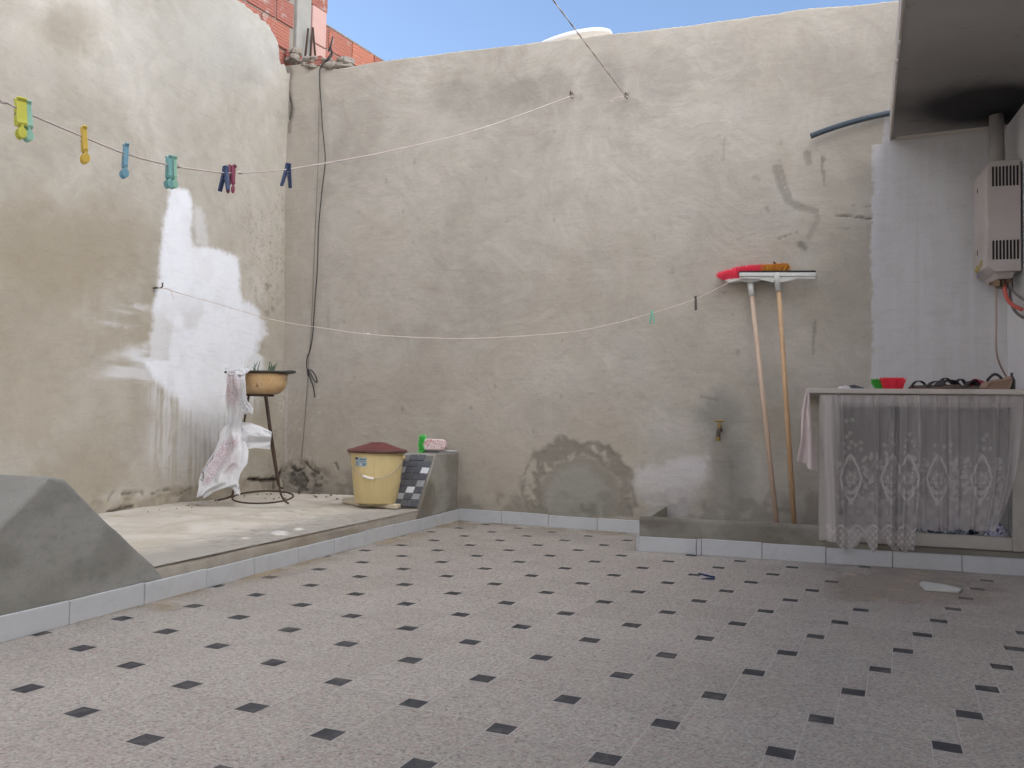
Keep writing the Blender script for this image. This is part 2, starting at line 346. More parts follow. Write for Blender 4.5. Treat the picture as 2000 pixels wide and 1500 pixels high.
PW = [(338, 364), (378, 370), (385, 398), (383, 455), (386, 480), (435, 485), (475, 503), (476, 565), (480, 590), (493, 588), (510, 605), (523, 628), (530, 655), (510, 668), (510, 690), (520, 715), (505, 755), (470, 790), (450, 850), (425, 880), (395, 850), (360, 800), (330, 770), (302, 740), (288, 712), (298, 680), (306, 600), (314, 560), (321, 480), (326, 425), (335, 410)]
def left_masks(X, Y, U, Z):
    n1 = fbm(U*3, Z*3, 61); n2 = fbm(U*14, Z*14, 65); n3 = fbm(U*45, Z*45, 69, 3)
    jit = (n2-.5)*26+(n3-.5)*10
    z = np.zeros_like(X); dark = z.copy(); light = z.copy(); tan = z.copy(); grey = z.copy(); blk = z.copy()
    d = poly_d(X, Y, PW); streak = fbm(U*55, Z*1.6, 71, 3); hs = fbm(U*2.5, Z*40, 72, 3)
    soft = 3+24*sm(690, 860, Y); edge_n = (n3-.5)*7+(hs-.5)*10*sm(560, 640, Y)+(n2-.5)*6; white = sm(-soft-2, soft*.6+4, d+edge_n+(streak-.5)*70*sm(700, 830, Y))*(.98-.6*sm(760, 890, Y)*(.5+streak))
    thin = poly_d(X, Y, [(385, 395), (405, 400), (412, 440), (415, 480), (386, 478)]); white = np.maximum(white, .4*sm(-4, 8, thin+(n2-.5)*14))
    white *= 1-.35*sm(.56, .7, n1)*sm(560, 640, Y)*(Y < 705)
    white *= 1-.12*sm(.45, .7, fbm(U*9, Z*5, 76)); white *= 1-.28*sm(.5, .62, fbm(U*6, Z*3, 75))*sm(478, 490, X)
    for cx, cy, rx, ry, k in ((262, 604, 38, 9, .5), (255, 630, 50, 7, .45), (300, 700, 70, 22, .75), (262, 735, 60, 22, .5), (345, 770, 50, 40, .6), (250, 715, 30, 12, .5), (420, 820, 40, 60, .6), (330, 860, 40, 70, .35), (375, 880, 50, 60, .3), (470, 740, 50, 50, .9), (460, 770, 40, 50, .7)):
        white = np.maximum(white, k*blob(X+jit*.4, Y+jit*.6, cx, cy, rx, ry, .5)*sm(.28, .6, hs if cy < 760 else streak))
    for i in range(16):
        cx = rng.uniform(310, 440); white = np.maximum(white, rng.uniform(.2, .5)*(1-sm(.5, 2, np.abs(X-cx-(Y-800)*.02)))*(Y > 770)*(Y < rng.uniform(860, 940)))
    # mottled brown damp
    for cx, cy, rx, ry, k in ((120, 500, 170, 110, .75), (30, 600, 120, 120, .45), (230, 470, 80, 80, .5), (60, 780, 120, 110, .5), (200, 820, 130, 130, .35), (150, 60, 70, 50, .45), (60, 640, 200, 60, .4), (350, 930, 120, 40, .4), (540, 700, 25, 220, .45), (520, 850, 40, 90, .5)):
        tan = np.maximum(tan, k*blob(X+jit*2.2, Y+jit*2.2, cx, cy, rx, ry, .6))
    tan = np.maximum(tan, .5*sm(.47, .62, n1)*sm(330, 700, Y)); dark = np.maximum(dark, .3*blob(X+jit, Y+jit, 152, 50, 55, 40, .6)+.16*blob(X+jit*1.5, Y+jit*1.5, 130, 470, 150, 70, .6))
    light = np.maximum(light, .4*blob(X+jit, Y+jit, 430, 60, 90, 90, .6)+.25*sm(.5, .65, n1)*sm(300, 100, Y))
    # gritty strip beside the corner
    s = (1-sm(478, 500, 1000-X+0*X-470))*0
    pits = sm(.70, .78, vnoise(U*95, Z*95, 77))*sm(478, 500, X)*(Y > 360)*sm(.42, .6, n1+.3*(n2-.5)); dark = np.maximum(dark, .5*pits)
    for cx, cy, rx, ry in ((533, 562, 7, 12), (530, 611, 5, 7), (542, 604, 5, 6), (541, 505, 5, 9)): dark = np.maximum(dark, .7*blob(X+jit*.5, Y+jit*.5, cx, cy, rx*.8, ry*.8, .5)*sm(.3, .5, n3))
    cn = 548+6*np.sin(Y*.013); cn = cn
    # broken foot
    by = np.interp(X, [0, 205, 300, 400, 480, 560], [1030, 975, 962, 946, 938, 925])
    foot = sm(-14, 6, Y-by+(n2-.5)*34); tan = np.maximum(tan, .6*foot); dark = np.maximum(dark, .28*foot*sm(.45, .6, n2))
    for pts, w, k in (([(208, 1001), (232, 995), (258, 990)], 2.5, .7), ([(240, 965), (300, 962), (338, 955)], 1.3, .55), ([(345, 968), (372, 952), (400, 950)], 1.2, .5), ([(488, 936), (515, 938), (545, 936)], 2.8, 1.), ([(545, 936), (552, 925), (556, 917)], 4, .8), ([(536, 930), (535, 955)], 2, .6), ([(205, 985), (225, 962)], 1, .4)):
        blk = np.maximum(blk, k*(1-sm(w*.6, w*1.5, line_d(X, Y, pts)+(n3-.5)*3)))
    dark = np.maximum(dark, .7*sm(-3, 6, poly_d(X, Y, [(505, 938), (548, 932), (552, 962), (512, 962)])+(n2-.5)*14))
    blk = np.maximum(blk, .6*blob(X, Y, 312, 567, 4, 6, .4))
    hh = sm(4, 0, np.abs(line_d(X, Y, [(332, 590), (328, 612)])))*.25; dark = np.maximum(dark, 0*hh)
    return st(white, dark, light), st(tan, grey, blk)
def left_relief(X, Y, U, Z, A, B):
    d = (fbm(U*1.1, Z*1.1, 81)-.5)*.04+(fbm(U*5, Z*5, 82)-.5)*.01+(fbm(U*22, Z*22, 83)-.5)*.003
    by = np.interp(X, [0, 205, 300, 400, 480, 560], [1030, 975, 962, 946, 938, 925]); foot = sm(-10, 8, Y-by+(fbm(U*14, Z*14, 65)-.5)*30)
    d += foot*(.004+.03*(fbm(U*18, Z*18, 84)-.4)) - B[..., 2]*.02 - np.clip(A[..., 1]-.45, 0, 1)*.012
    d -= .021*np.clip(Z-.13, 0, 4)+(.012*sm(528, 548, X)*(fbm(Z*5, Z*0, 85)-.3))
    return d
LTOP = [(300, -190), (400, -80), (450, -30), (480, 2), (500, 14), (520, 26), (538, 44), (552, 66), (558, 92), (560, 126), (570, 132)]
lu, lz = zip(*[LW.sz(x, y) for x, y in LTOP])
def left_top(U):
    t = np.interp(U, lu, lz); return t+((fbm(U*16, U*0, 16)-.5)*.08+(fbm(U*60, U*0, 17)-.5)*.03)*sm(lu[1], lu[3], U)
left_wall = wall_mesh('courtyard_wall', LW, -6.2, .03, -.05, left_top, .0125, .2, 1, M_left, left_masks, left_relief,
    'pale cement rendered wall at the left with a big splash of white paint')
left_wall.name = 'courtyard_wall.001'

# ------------------------------------------------------------------ ground and terrazzo floor
M_earth = simple('packed earth', (150, 135, 112), .95, .2, 3)
tag(mesh_obj('ground', [(-120, -120, -.08), (120, -120, -.08), (120, 120, -.08), (-120, 120, -.08)], [(0, 1, 2, 3)], M_earth), kind='structure')
def terrazzo():
    m = NT('terrazzo'); c = m.coord(); A = m.attr('mask_a')
    big = m.noise(1.3, 5, .6, .5); pink = m.ramp(m.noise(3.6, 5, .65, .7), .5, .72)
    col = m.mix(big, lin((157, 151, 144)), lin((175, 169, 161)))
    col = m.mix(m.math('MULTIPLY', pink, .35), col, lin((164, 149, 145)))
    col = m.mix(A[1], col, m.mix(1., col, (.88, .88, .87), 'MULTIPLY'))
    v = m.n('ShaderNodeTexVoronoi'); v.inputs['Scale'].default_value = 185; m.l(c, v.inputs['Vector'])
    q = m.n('ShaderNodeSeparateColor'); m.l(v.outputs['Color'], q.inputs[0])
    chips = m.ramp(q.outputs[0], .0, 1., (.66, .655, .65, 1), (1.16, 1.155, 1.15, 1)); col = m.mix(.9, col, chips, 'MULTIPLY')
    dk = m.ramp(m.noise(95, 3, .6, .6), .585, .64); col = m.mix(m.math('MULTIPLY', dk, .7), col, lin((92, 88, 86)))
    pk = m.ramp(q.outputs[1], .86, .9); col = m.mix(m.math('MULTIPLY', pk, .4), col, lin((170, 132, 122)))
    dust = m.ramp(m.noise(5, 6, .7, .4), .5, .75); col = m.mix(m.math('MULTIPLY', dust, .25), col, lin((176, 166, 152)))
    col = m.mix(A[0], col, lin((178, 163, 143)))
    m.l(col, m.b.inputs['Base Color']); m.b.inputs['Specular IOR Level'].default_value = .35
    rr = m.n('ShaderNodeMapRange'); m.l(dust, rr.inputs[0]); rr.inputs[3].default_value = .55; rr.inputs[4].default_value = .8; m.l(rr.outputs[0], m.b.inputs['Roughness'])
    m.bump(m.noise(120, 3), .08, .002); return m.m
M_ter = terrazzo(); M_blk = simple('black floor square', (50, 50, 54), .6, .25, 30, .1, 80, dirt=((120, 112, 104), .5)); M_grout = simple('pale cement joint', (178, 172, 166), .9, .15, 9)
fV, fF, fm, fa = [], [], [], []
L = .256; th0 = -.6465; uu = np.array([math.cos(th0), math.sin(th0)]); vv = np.array([-math.sin(th0), math.cos(th0)])
bb = .222; aa = math.sqrt(1-bb*bb); ta = th0+math.atan2(bb, aa); e1 = np.array([math.cos(ta), math.sin(ta)])*L; e2 = np.array([-math.sin(ta), math.cos(ta)])*L
T0 = np.array([-2.832, 6.888])*L
def fquad(o, p, q, s, t, z, mi, at):
    b = len(fV)
    for x, y in ((p, q), (s, q), (s, t), (p, t)):
        w = o+e1*x+e2*y; fV.append((w[0], w[1], z)); fa.append(at)
    fF.append((b, b+1, b+2, b+3)); fm.append(mi)
patch_px = [(1625, 1128), (1655, 1112), (1740, 1118), (1830, 1124), (1868, 1136), (1862, 1160), (1845, 1176), (1700, 1168), (1640, 1165)]
g = .0011/L
for i in range(-40, 60):
    for j in range(-40, 60):
        c = T0+(uu*i+vv*j)*L
        if not (-4 < c[0] < 4.2 and -1.9 < c[1] < 6.6): continue
        o = c-(e1+e2)*bb/2; r1 = random.random()*.8; X = Y = -1
        if c[1] > .8:
            X, Y = to_px(np.array([c[0], c[1], 0]))
        near = 0.
        k = .012; jx = lambda: random.uniform(-k, k)
        fquad(o, bb+g, 0+g, bb+aa-g, aa-g, 0., 0, (near, r1, 0))
        if c[1] > .8 and poly_d(np.array([X]), np.array([Y]), patch_px)[0] > -2: fquad(o, g, g, bb-g, bb-g, 0, 0, (1, r1, 0)); continue
        b = len(fV)
        for x, y in ((g, g), (bb-g, g), (bb-g, bb-g), (g, bb-g)):
            w = o+e1*(x+jx()*.5)+e2*(y+jx()*.5); fV.append((w[0], w[1], .0)); fa.append((0, r1, 0))
        fF.append((b, b+1, b+2, b+3)); fm.append(1)
b = len(fV); fV += [(-4.6, -2.4, -.0004), (4.8, -2.4, -.0004), (4.8, 6.9, -.0004), (-4.6, 6.9, -.0004)]; fa += [(0, 0, 0)]*4; fF.append((b, b+1, b+2, b+3)); fm.append(2)
tag(mesh_obj('courtyard_floor', fV, fF, [M_ter, M_blk, M_grout], None, fm, False, {'mask_a': np.array(fa, float)}), kind='structure')
# cement skim over part of the floor
def skim(name, px, z, mat, seed, jit=.02):
    P = [floor_pt(x, y, z) for x, y in px]; P = spline(P+[P[0]], 90)[:-1]; r = np.random.RandomState(seed)
    P[:, :2] += r.uniform(-jit, jit, (len(P), 2)); return mesh_obj(name, [tuple(p) for p in P], [tuple(range(len(P)))], mat)
M_skim = simple('thin cement wash', (152, 139, 124), .9, .16, 7, .2, 40, dirt=((160, 154, 146), .55))
def film(name, x0, x1, y0, y1, alpha, col, z=.0032, nu=150, nv=90):
    UU, VV = np.meshgrid(np.linspace(0, 1, nu), np.linspace(0, 1, nv), indexing='ij'); X = x0+(x1-x0)*UU; Y = y0+(y1-y0)*VV
    D = (X[..., None]-1000)*RT+(750-Y)[..., None]*UP+FPX*FW; P = CC+D*((z-CAMH)/D[..., 2])[..., None]
    n1 = fbm(P[..., 0]*5, P[..., 1]*5, 51); n2 = fbm(P[..., 0]*26, P[..., 1]*26, 52); a = np.clip(alpha(X, Y, n1, n2), 0, 1)
    m = NT(name+' dust'); A = m.attr('mask_a'); t = m.n('ShaderNodeBsdfTransparent'); mx = m.n('ShaderNodeMixShader'); f = m.noise(60, 4); m.l(m.mix(f, tuple(v*.85 for v in lin(col)), tuple(v*1.12 for v in lin(col))), m.b.inputs['Base Color']); m.b.inputs['Roughness'].default_value = .95
    m.l(m.math('MULTIPLY', A[0], m.math('ADD', m.noise(150, 3), .45)), mx.inputs[0]); m.l(t.outputs[0], mx.inputs[1]); m.l(m.b.outputs[0], mx.inputs[2]); m.l(mx.outputs[0], m.out.inputs[0])
    return tag(mesh_obj(name, P.reshape(-1, 3), grid_faces(nu, nv, 0, True), m.m, None, None, False, {'mask_a': st(a, a, a).reshape(-1, 3)}), kind='structure')
film('cement_patch', 1580, 1990, 1103, 1230, lambda X, Y, a, b: np.maximum(.42*sm(-12, 16, poly_d(X, Y, [(1628, 1118), (1700, 1112), (1830, 1124), (1905, 1134), (1880, 1160), (1878, 1180), (1790, 1186), (1652, 1172), (1636, 1156)])+(b-.5)*30+(a-.5)*30), .3*sm(.4, .6, a)*sm(1225, 1150, Y)*sm(1590, 1640, X)), (160, 144, 130))
film('dust_film', 150, 930, 1012, 1240, lambda X, Y, a, b: .62*np.exp(-np.clip(Y-np.interp(X, [0, 129, 276, 397, 492, 577, 648, 711, 765, 817, 862, 895, 930], [1254, 1218, 1182, 1150, 1129, 1105, 1085, 1068, 1055, 1042, 1029, 1016, 1014]), 0, 99)/7.)*sm(.3, .7, a)+.5*blob(X, Y, 322, 1185, 26, 7, .8), (176, 158, 130), .0030)
film('dust_film', 895, 1252, 1010, 1080, lambda X, Y, a, b: .5*np.exp(-np.clip(Y-np.interp(X, [895, 982, 1073, 1169, 1246], [1016, 1023, 1032, 1040, 1047]), 0, 99)/6.)*sm(.3, .6, a), (176, 160, 138), .0034)

# ------------------------------------------------------------------ skirting, platform and sloped blocks
M_skirt = simple('blue grey skirting tile', (184, 186, 189), .5, .05, 22, .06, 200, dirt=((156, 152, 146), .3))
def skirting_run(pl, us, z0, z1, off, parent, seed=0):
    r = random.Random(seed); parts = []
    for a, b in zip(us[:-1], us[1:]):
        dz = r.uniform(-.003, .003); do = r.uniform(0, .002)
        parts.append(wall_poly(pl, [(a+.0015, z0), (b-.0015, z0), (b-.0015, z1+dz), (a+.0015, z1+dz+r.uniform(-.002, .002))], off-.012, off+do))
    o = mesh_obj('skirting', *merge(*parts), M_skirt, parent); return bevel(o, .0015, 1)
def plat_material():
    m = NT('worn cement platform'); A = m.attr('mask_a')
    lay = m.noise(3, 6, .65, 1.2, m.coord('Object', (1, 1, 1))); fine = m.noise(40, 4, .6)
    col = m.mix(m.ramp(lay, .38, .66), lin((190, 181, 165)), lin((212, 206, 196)))
    col = m.mix(m.ramp(m.noise(7, 6, .7, 1.5), .58, .7), col, lin((184, 170, 144)))
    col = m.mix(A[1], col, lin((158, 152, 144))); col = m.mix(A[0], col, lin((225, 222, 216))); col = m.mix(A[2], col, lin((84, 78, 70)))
    col = m.mix(m.math('MULTIPLY', fine, .3), col, m.mix(1., col, (.8, .79, .77), 'MULTIPLY'))
    m.l(col, m.b.inputs['Base Color']); m.b.inputs['Roughness'].default_value = .93; m.b.inputs['Specular IOR Level'].default_value = .2
    m.bump(fine, .3, .005, m.bump(lay, .3, .02)); return m.m
M_plat = plat_material()
plat = thing('platform', 'raised cream cement platform along the left wall, edged with blue grey skirting tiles', 'platform', KB.at(-2.5, 0))
ZP = .125
nu, nv = 330, 110; U = np.linspace(-5.2, -.0, nu)
R_ = np.linspace(0, 1, nv); V = []; 
for u in U:
    a = KB.at(u, ZP); bq = LW.p+LW.d*((a-LW.p)@LW.d); bq = np.array([bq[0], bq[1], ZP]) - LW.n*.02
    if u > -.9: # back wall end
        pass
    V.append(a[None]+(bq-a)[None]*R_[:, None])
V = np.array(V); X, Y = to_px(V.reshape(-1, 3)); V2 = V.reshape(-1, 3)
ed = np.tile(R_, nu)*1.0
n1 = fbm(V2[:, 0]*4, V2[:, 1]*4, 91); n2 = fbm(V2[:, 0]*16, V2[:, 1]*16, 92); n3 = fbm(V2[:, 0]*50, V2[:, 1]*50, 93)
grey = sm(.30, .08, ed+(n2-.5)*.2)*.85; wht = np.zeros_like(n1)
for cx, cy, rx, ry in ((548, 1041, 16, 4), (582, 1033, 8, 2.5), (478, 1051, 6, 2)): wht = np.maximum(wht, .9*blob(X+(n3-.5)*16, Y+(n3-.5)*6, cx, cy, rx, ry, .3))
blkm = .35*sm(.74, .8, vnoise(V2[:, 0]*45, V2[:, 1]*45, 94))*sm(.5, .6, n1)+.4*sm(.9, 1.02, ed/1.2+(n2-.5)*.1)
V2[:, 2] += (n1-.5)*.02*np.clip(ed*3-.1, 0, 1)+(n2-.5)*.008*np.clip(ed*6, 0, 1)+sm(.85, 1.0, ed/1.2)*.012
V2[:, 2] -= sm(.012, 0, ed)*.004
att = st(wht, grey, np.clip(blkm, 0, 1))
ptop = mesh_obj('platform_top', V2, grid_faces(nu, nv, 0, True), M_plat, plat, None, True, {'mask_a': att})
M_cem = plaster('grey cement', (128, 124, 116), (146, 142, 134), dark=(96, 88, 78), light=(168, 166, 160))
M_kerb = plaster('rough kerb cement', (158, 151, 141), (174, 168, 158), dark=(124, 112, 98), light=(190, 184, 176), tan=(166, 152, 130))
def patchy(name, pl, u0, u1, z0, top, off, parent, mat, seed=0, step=.012, dd=None):     # a rendered face with relief and stains, closed by a slab behind
    nu = int((u1-u0)/step)+1; U = np.linspace(u0, u1, nu); T = top(U); nv = max(6, int((T.max()-z0)/step)+1); W = np.linspace(0, 1, nv)
    UU, WW = np.meshgrid(U, W, indexing='ij'); ZZ = z0+(T[:, None]-z0)*WW
    n1 = fbm(UU*3, ZZ*5, seed); n2 = fbm(UU*14, ZZ*14, seed+3)
    P = pl.p+pl.d*UU[..., None]; P[..., 2] = ZZ; D = off+(n1-.5)*.012+(n2-.5)*.006; D -= sm(.93, 1, WW)*.006
    P = P+pl.n*D[..., None]
    dark = .5*sm(.5, .68, n1)+.25*sm(.55, .7, n2); light = .5*sm(.6, .75, fbm(UU*5, ZZ*5, seed+7)); tan = .45*sm(.5, .7, fbm(UU*2.5, ZZ*4, seed+9))
    A = st(0*dark, dark, light*.5); B = st(tan, 0*tan, 0*tan)
    return mesh_obj(name, P.reshape(-1, 3), grid_faces(nu, nv), mat, parent, None, True, {'mask_a': A.reshape(-1, 3), 'mask_b': B.reshape(-1, 3)})
kb = patchy('kerb_face', KB, -5.2, 0., .06, lambda U: ZP-.004+(fbm(U*6, U*0, 4)-.5)*.012-.040*sm(-.75, -.1, U), -.004, plat, M_kerb, 120)
kc = mesh_obj('platform_core', *wall_poly(KB, [(-5.2, -.05), (-.01, -.05), (-.01, .115), (-5.2, .115)], -.03, -.95), M_cem, plat)
skx = [KB.sz(x, y)[0] for x, y in ((195-70, 1212), (129, 1218), (276, 1182), (397.5, 1150), (492, 1129.5), (577, 1105), (648, 1085), (711, 1068), (765, 1055), (817, 1042), (862, 1029), (895, 1016))]
us = [-5.1+.31*i for i in range(0, 6)]; us = [u for u in us if u < skx[1]-.1]+skx[1:]
skirting_run(KB, us, 0.0, .0725, .012, plat, 1)

def cement_block(label, prof, w, ang, mat_face, facet=None, name='sloped_block', seed=0):
    """prof: (u,z) polygon in the kerb plane; extruded w to the left along ang"""
    t = thing(name, label, 'concrete block', KB.at(np.mean([p[0] for p in prof]), ZP))
    a = math.radians(ang); d = np.array([math.cos(a), math.sin(a), 0])*w
    return t, d
M_block = plaster('fresh grey cement', (129, 128, 124), (144, 143, 139), dark=(104, 102, 97), light=(150, 149, 144), tan=(128, 124, 112))
def prism_block(prof, d, mat, parent, seed, off=.002, name='body', bev=.012, cuts=26):
    import bmesh
    bm = bmesh.new(); P = [bm.verts.new(tuple(KB.at(u, z, off))) for u, z in prof]; Q = [bm.verts.new(tuple(KB.at(u, z, off)+d)) for u, z in prof]
    n = len(P); bm.faces.new(P); bm.faces.new(Q[::-1])
    for i in range(n): bm.faces.new((P[i], Q[i], Q[(i+1) % n], P[(i+1) % n]))
    bmesh.ops.recalc_face_normals(bm, faces=bm.faces)
    bmesh.ops.bevel(bm, geom=[e for e in bm.edges], offset=bev, segments=3, affect='EDGES', profile=.6)
    bmesh.ops.triangulate(bm, faces=[f for f in bm.faces if len(f.verts) > 4])
    for _ in range(7):
        long = [e for e in bm.edges if e.calc_length() > .022]
        if not long: break
        bmesh.ops.subdivide_edges(bm, edges=long, cuts=1, use_grid_fill=True)
        bmesh.ops.triangulate(bm, faces=[f for f in bm.faces if len(f.verts) > 4])
    bm.normal_update(); V = np.array([v.co[:] for v in bm.verts]); N = np.array([v.normal[:] for v in bm.verts])
    a1 = V@np.array([.8, 1.1, .3]); a2 = V@np.array([.2, -.4, 1.2])
    n1 = fbm(a1*4, a2*4, seed); n2 = fbm(a1*17, a2*17, seed+5)
    V = V+N*((n1-.5)*.012+(n2-.5)*.005)[:, None]
    for v, c in zip(bm.verts, V): v.co = c
    me = bpy.data.meshes.new(name); bm.to_mesh(me); bm.free(); me.materials.append(mat); me.polygons.foreach_set('use_smooth', np.ones(len(me.polygons), bool))
    for k, arr in (('mask_a', st(0*n1, .4*sm(.5, .72, fbm(a1*2.2+n1, a2*2.6, seed+2))+.12*sm(.5, .7, n1)+.06*n2, .5*sm(.55, .7, fbm(a1*3, a2*3, seed+8)))), ('mask_b', st(.35*sm(.5, .7, fbm(a1*2.4, a2*2.4, seed+9)), 0*n1, .12*sm(.80, .84, vnoise(a1*60, a2*60, seed))))):
        at = me.attributes.new(k, 'FLOAT_COLOR', 'POINT'); c = np.ones((len(V), 4), np.float32); c[:, :3] = arr; at.data.foreach_set('color', c.ravel())
    o = bpy.data.objects.new(name, me); COL.objects.link(o); o.parent = parent; o.matrix_parent_inverse = parent_inv(parent); return o
q = [KB.sz(x, y) for x, y in ((300, 1101), (128, 938), (95, 930), (0, 1028))]
sl = (q[2][1]-q[3][1])/(q[2][0]-q[3][0]); ub = q[2][0]-(q[2][1]-.084)/sl
t1, d1 = cement_block('smooth dark grey cement block with sloping sides at the left edge of the yard', q, 1.15, 176, None)
prism_block([(q[0][0]+.06, .066), (q[0][0], q[0][1]-.002), q[1], q[2], (ub-.02, .066)], d1, M_block, t1, 200)
q2 = [KB.sz(x, y) for x, y in ((898, 884), (852, 886), (818, 990))]
t2, d2 = cement_block('grey cement block against the back wall with broken black and white tiles on its slope', q2, .225, 166, None)
prism_block([(-.012, .066), (-.012, q2[0][1]), (q2[1][0], q2[1][1]), (q2[2][0], .12), (q2[2][0]-.05, .066)], d2, M_cem, t2, 230, .0)
# mosaic of broken tiles on the slope
M_t = [simple('mosaic dark slate', (74, 75, 80), .45, .2, 20), simple('mosaic mid grey', (138, 138, 138), .5, .12, 60, .1, 200), simple('mosaic white', (198, 200, 202), .4, .06, 30)]
A0 = KB.at(q2[2][0]+.0, .135); A1 = KB.at(q2[1][0], q2[1][1]-.012); vdir = A1-A0; vl = np.linalg.norm(vdir); vdir /= vl; wdir = d2/np.linalg.norm(d2); nn = np.cross(vdir, wdir); nn /= np.linalg.norm(nn); nn *= -1 if nn@(CC-A0) < 0 else 1
mp = {0: [], 1: [], 2: []}; M_cem_plain = simple('mosaic mortar', (110, 108, 104), .95, .2, 30)
rows = 8; colsn = 4
pat = ['0000', '1010', '0200', '1001', '0000', '2001', '0000', '.00.']
for r_ in range(rows):
    for c_ in range(colsn):
        k = pat[r_][c_]
        if k == '.': continue
        cen = A0+vdir*(vl*(r_+.5)/rows)+wdir*(.012+.205*(c_+.5)/colsn)+nn*.006
        s = (.205/colsn-.004, vl/rows-.004, .008); M = Matrix((Vector(wdir), Vector(vdir), Vector(nn))).transposed().to_4x4()
        M = M @ Matrix.Rotation(random.uniform(-.07, .07), 4, 'Z') @ Matrix.Rotation(random.uniform(-.05, .05), 4, 'X')
        mp[int(k)].append(box(cen, s, 0, M))
bed = box(A0+vdir*vl*.5+wdir*.115+nn*.002, (.21, vl*.97, .007), 0, Matrix((Vector(wdir), Vector(vdir), Vector(nn))).transposed().to_4x4())
mv, mf, mi = list(bed[0]), list(bed[1]), [3]*len(bed[1])
for k in (0, 1, 2):
    for v, f in mp[k]: b = len(mv); mv += v; mf += [tuple(i+b for i in q_) for q_ in f]; mi += [k]*len(f)
o = mesh_obj('mosaic_tiles', mv, mf, M_t+[M_cem_plain], t2, mi); bevel(o, .0015, 1)


# back wall skirting
bu = [BW.sz(x, y)[0] for x, y in ((895, 1016), (982, 1023), (1073, 1032), (1169, 1040), (1252, 1047))]
bu[0] = .012
skirting_run(BW, bu, 0, .077, .02, back_wall, 5)

# ------------------------------------------------------------------ basin and cabinet at the right
basin = thing('washing_basin', 'low grey cement basin on the ground below the tap, skirted with blue grey tiles', 'basin', FR.at(.5, 0))
fu = lambda x: FR.sz(x, 900)[0]
ub0 = fu(1250); ub1 = fu(1602); ZB = .178
def back_u(off_from_front, u):     # point of the back wall straight behind a front point
    p = FR.at(u, 0); d = -FR.n; t = ((BW.p-p)@BW.n)/(d@BW.n); return p+d*t
patchy('basin_wall', FR, ub0, fu(2040), .07, lambda U: np.where(U < ub1, ZB, .105)+(fbm(U*8, U*0, 3)-.5)*.004, -.010, basin, M_cem, 320)
pL = back_u(0, ub0); 
mesh_obj('basin_core', *merge(plan_prism([tuple(FR.at(ub0, 0, -.016)[:2]), tuple(FR.at(ub1, 0, -.016)[:2]), tuple(FR.at(ub1, 0, -.06)[:2]), tuple(FR.at(ub0+.05, 0, -.06)[:2]), tuple((back_u(0, ub0+.05))[:2]), tuple(pL[:2])], -.02, ZB-.004)), M_cem, basin)
mesh_obj('basin_floor', *plan_prism([tuple(FR.at(ub0+.02, 0, -.05)[:2]), tuple(FR.at(ub1, 0, -.05)[:2]), tuple(back_u(0, ub1)[:2]), tuple(back_u(0, ub0+.02)[:2])], .0, .07), M_cem, basin)
fx = [FR.sz(x, y)[0] for x, y in ((1247, 1076), (1360, 1083.5), (1370, 1084), (1488, 1091), (1613, 1100), (1743, 1110), (1879, 1116), (2012, 1122), (2150, 1130))]
skirting_run(FR, fx, 0, .078, .004, basin, 8)
sd = Plane(FR.at(ub0, 0)[:2], 72.); o = mesh_obj('skirting', *wall_poly(sd, [(.004, 0), (.46, 0), (.46, .078), (.004, .078)], -.003, -.014), M_skirt, basin)

M_paint = simple('dusty white cabinet paint', (166, 161, 154), .6, .08, 9, .15, 70, dirt=((128, 118, 104), .5))
M_inside = simple('cabinet inside', (150, 150, 152), .8, .15, 6); M_marble = simple('pale marble counter', (186, 178, 170), .4, .1, 14, dirt=((130, 122, 112), .4))  # even grey for the cabinet floor, pale marble for the top
ZC = .848
cab = thing('cabinet', 'white masonry counter under the roof slab, its open front hung with lace', 'counter', FR.at(1.2, 0))
uL = fu(1600); uo0 = fu(1640); uo1 = fu(1977); uR = fu(2035); zt = ZC-.026
zr = FR.sz(1800, 795)[1]; zb = FR.sz(1800, 1041)[1]; zb0 = FR.sz(1800, 1068)[1]-.004
fdep = .035
b_ = lambda *a: wall_poly(FR, *a)
o = mesh_obj('front_frame', *merge(b_([(uL, .107), (uo0, .107), (uo0, zt), (uL, zt)], 0, -fdep), b_([(uo0, zr), (uo1, zr), (uo1, zt-.001), (uo0, zt-.001)], -.002, -fdep), b_([(uo0, .108), (uo1, .108), (uo1, zb), (uo0, zb)], -.0015, -fdep), b_([(uo1, .107), (uR, .107), (uR, zt), (uo1, zt)], 0.0008, -fdep)), M_paint, cab); bevel(o, .004, 2)
ct = [tuple(FR.at(fu(1577), 0, .02)[:2]), tuple(FR.at(uR, 0, .02)[:2]), tuple(back_u(0, uR)[:2]), tuple(back_u(0, fu(1577)+.0)[:2])]
o = mesh_obj('countertop', *plan_prism(ct, zt+.001, ZC), M_marble, cab); bevel(o, .004, 2)
bl = back_u(0, uL+.02); sidep = [tuple(FR.at(uL+.012, 0, -fdep)[:2]), tuple(FR.at(uL+.05, 0, -fdep)[:2]), tuple(back_u(0, uL+.05)[:2]), tuple(back_u(0, uL+.012)[:2])]
mesh_obj('side_panel', *plan_prism(sidep, .07, zt-.002), M_paint, cab)
M_dkin = simple('cabinet back in plaster', (118, 118, 120), .9, .2, 5)
fb = [tuple(FR.at(uL+.05, 0, -fdep)[:2]), tuple(FR.at(uR, 0, -fdep)[:2]), tuple((back_u(0, uR)+FR.n*.01)[:2]), tuple((back_u(0, uL+.05)+FR.n*.01)[:2])]
mesh_obj('cabinet_floor', *plan_prism(fb, .05, .125), M_inside, cab)

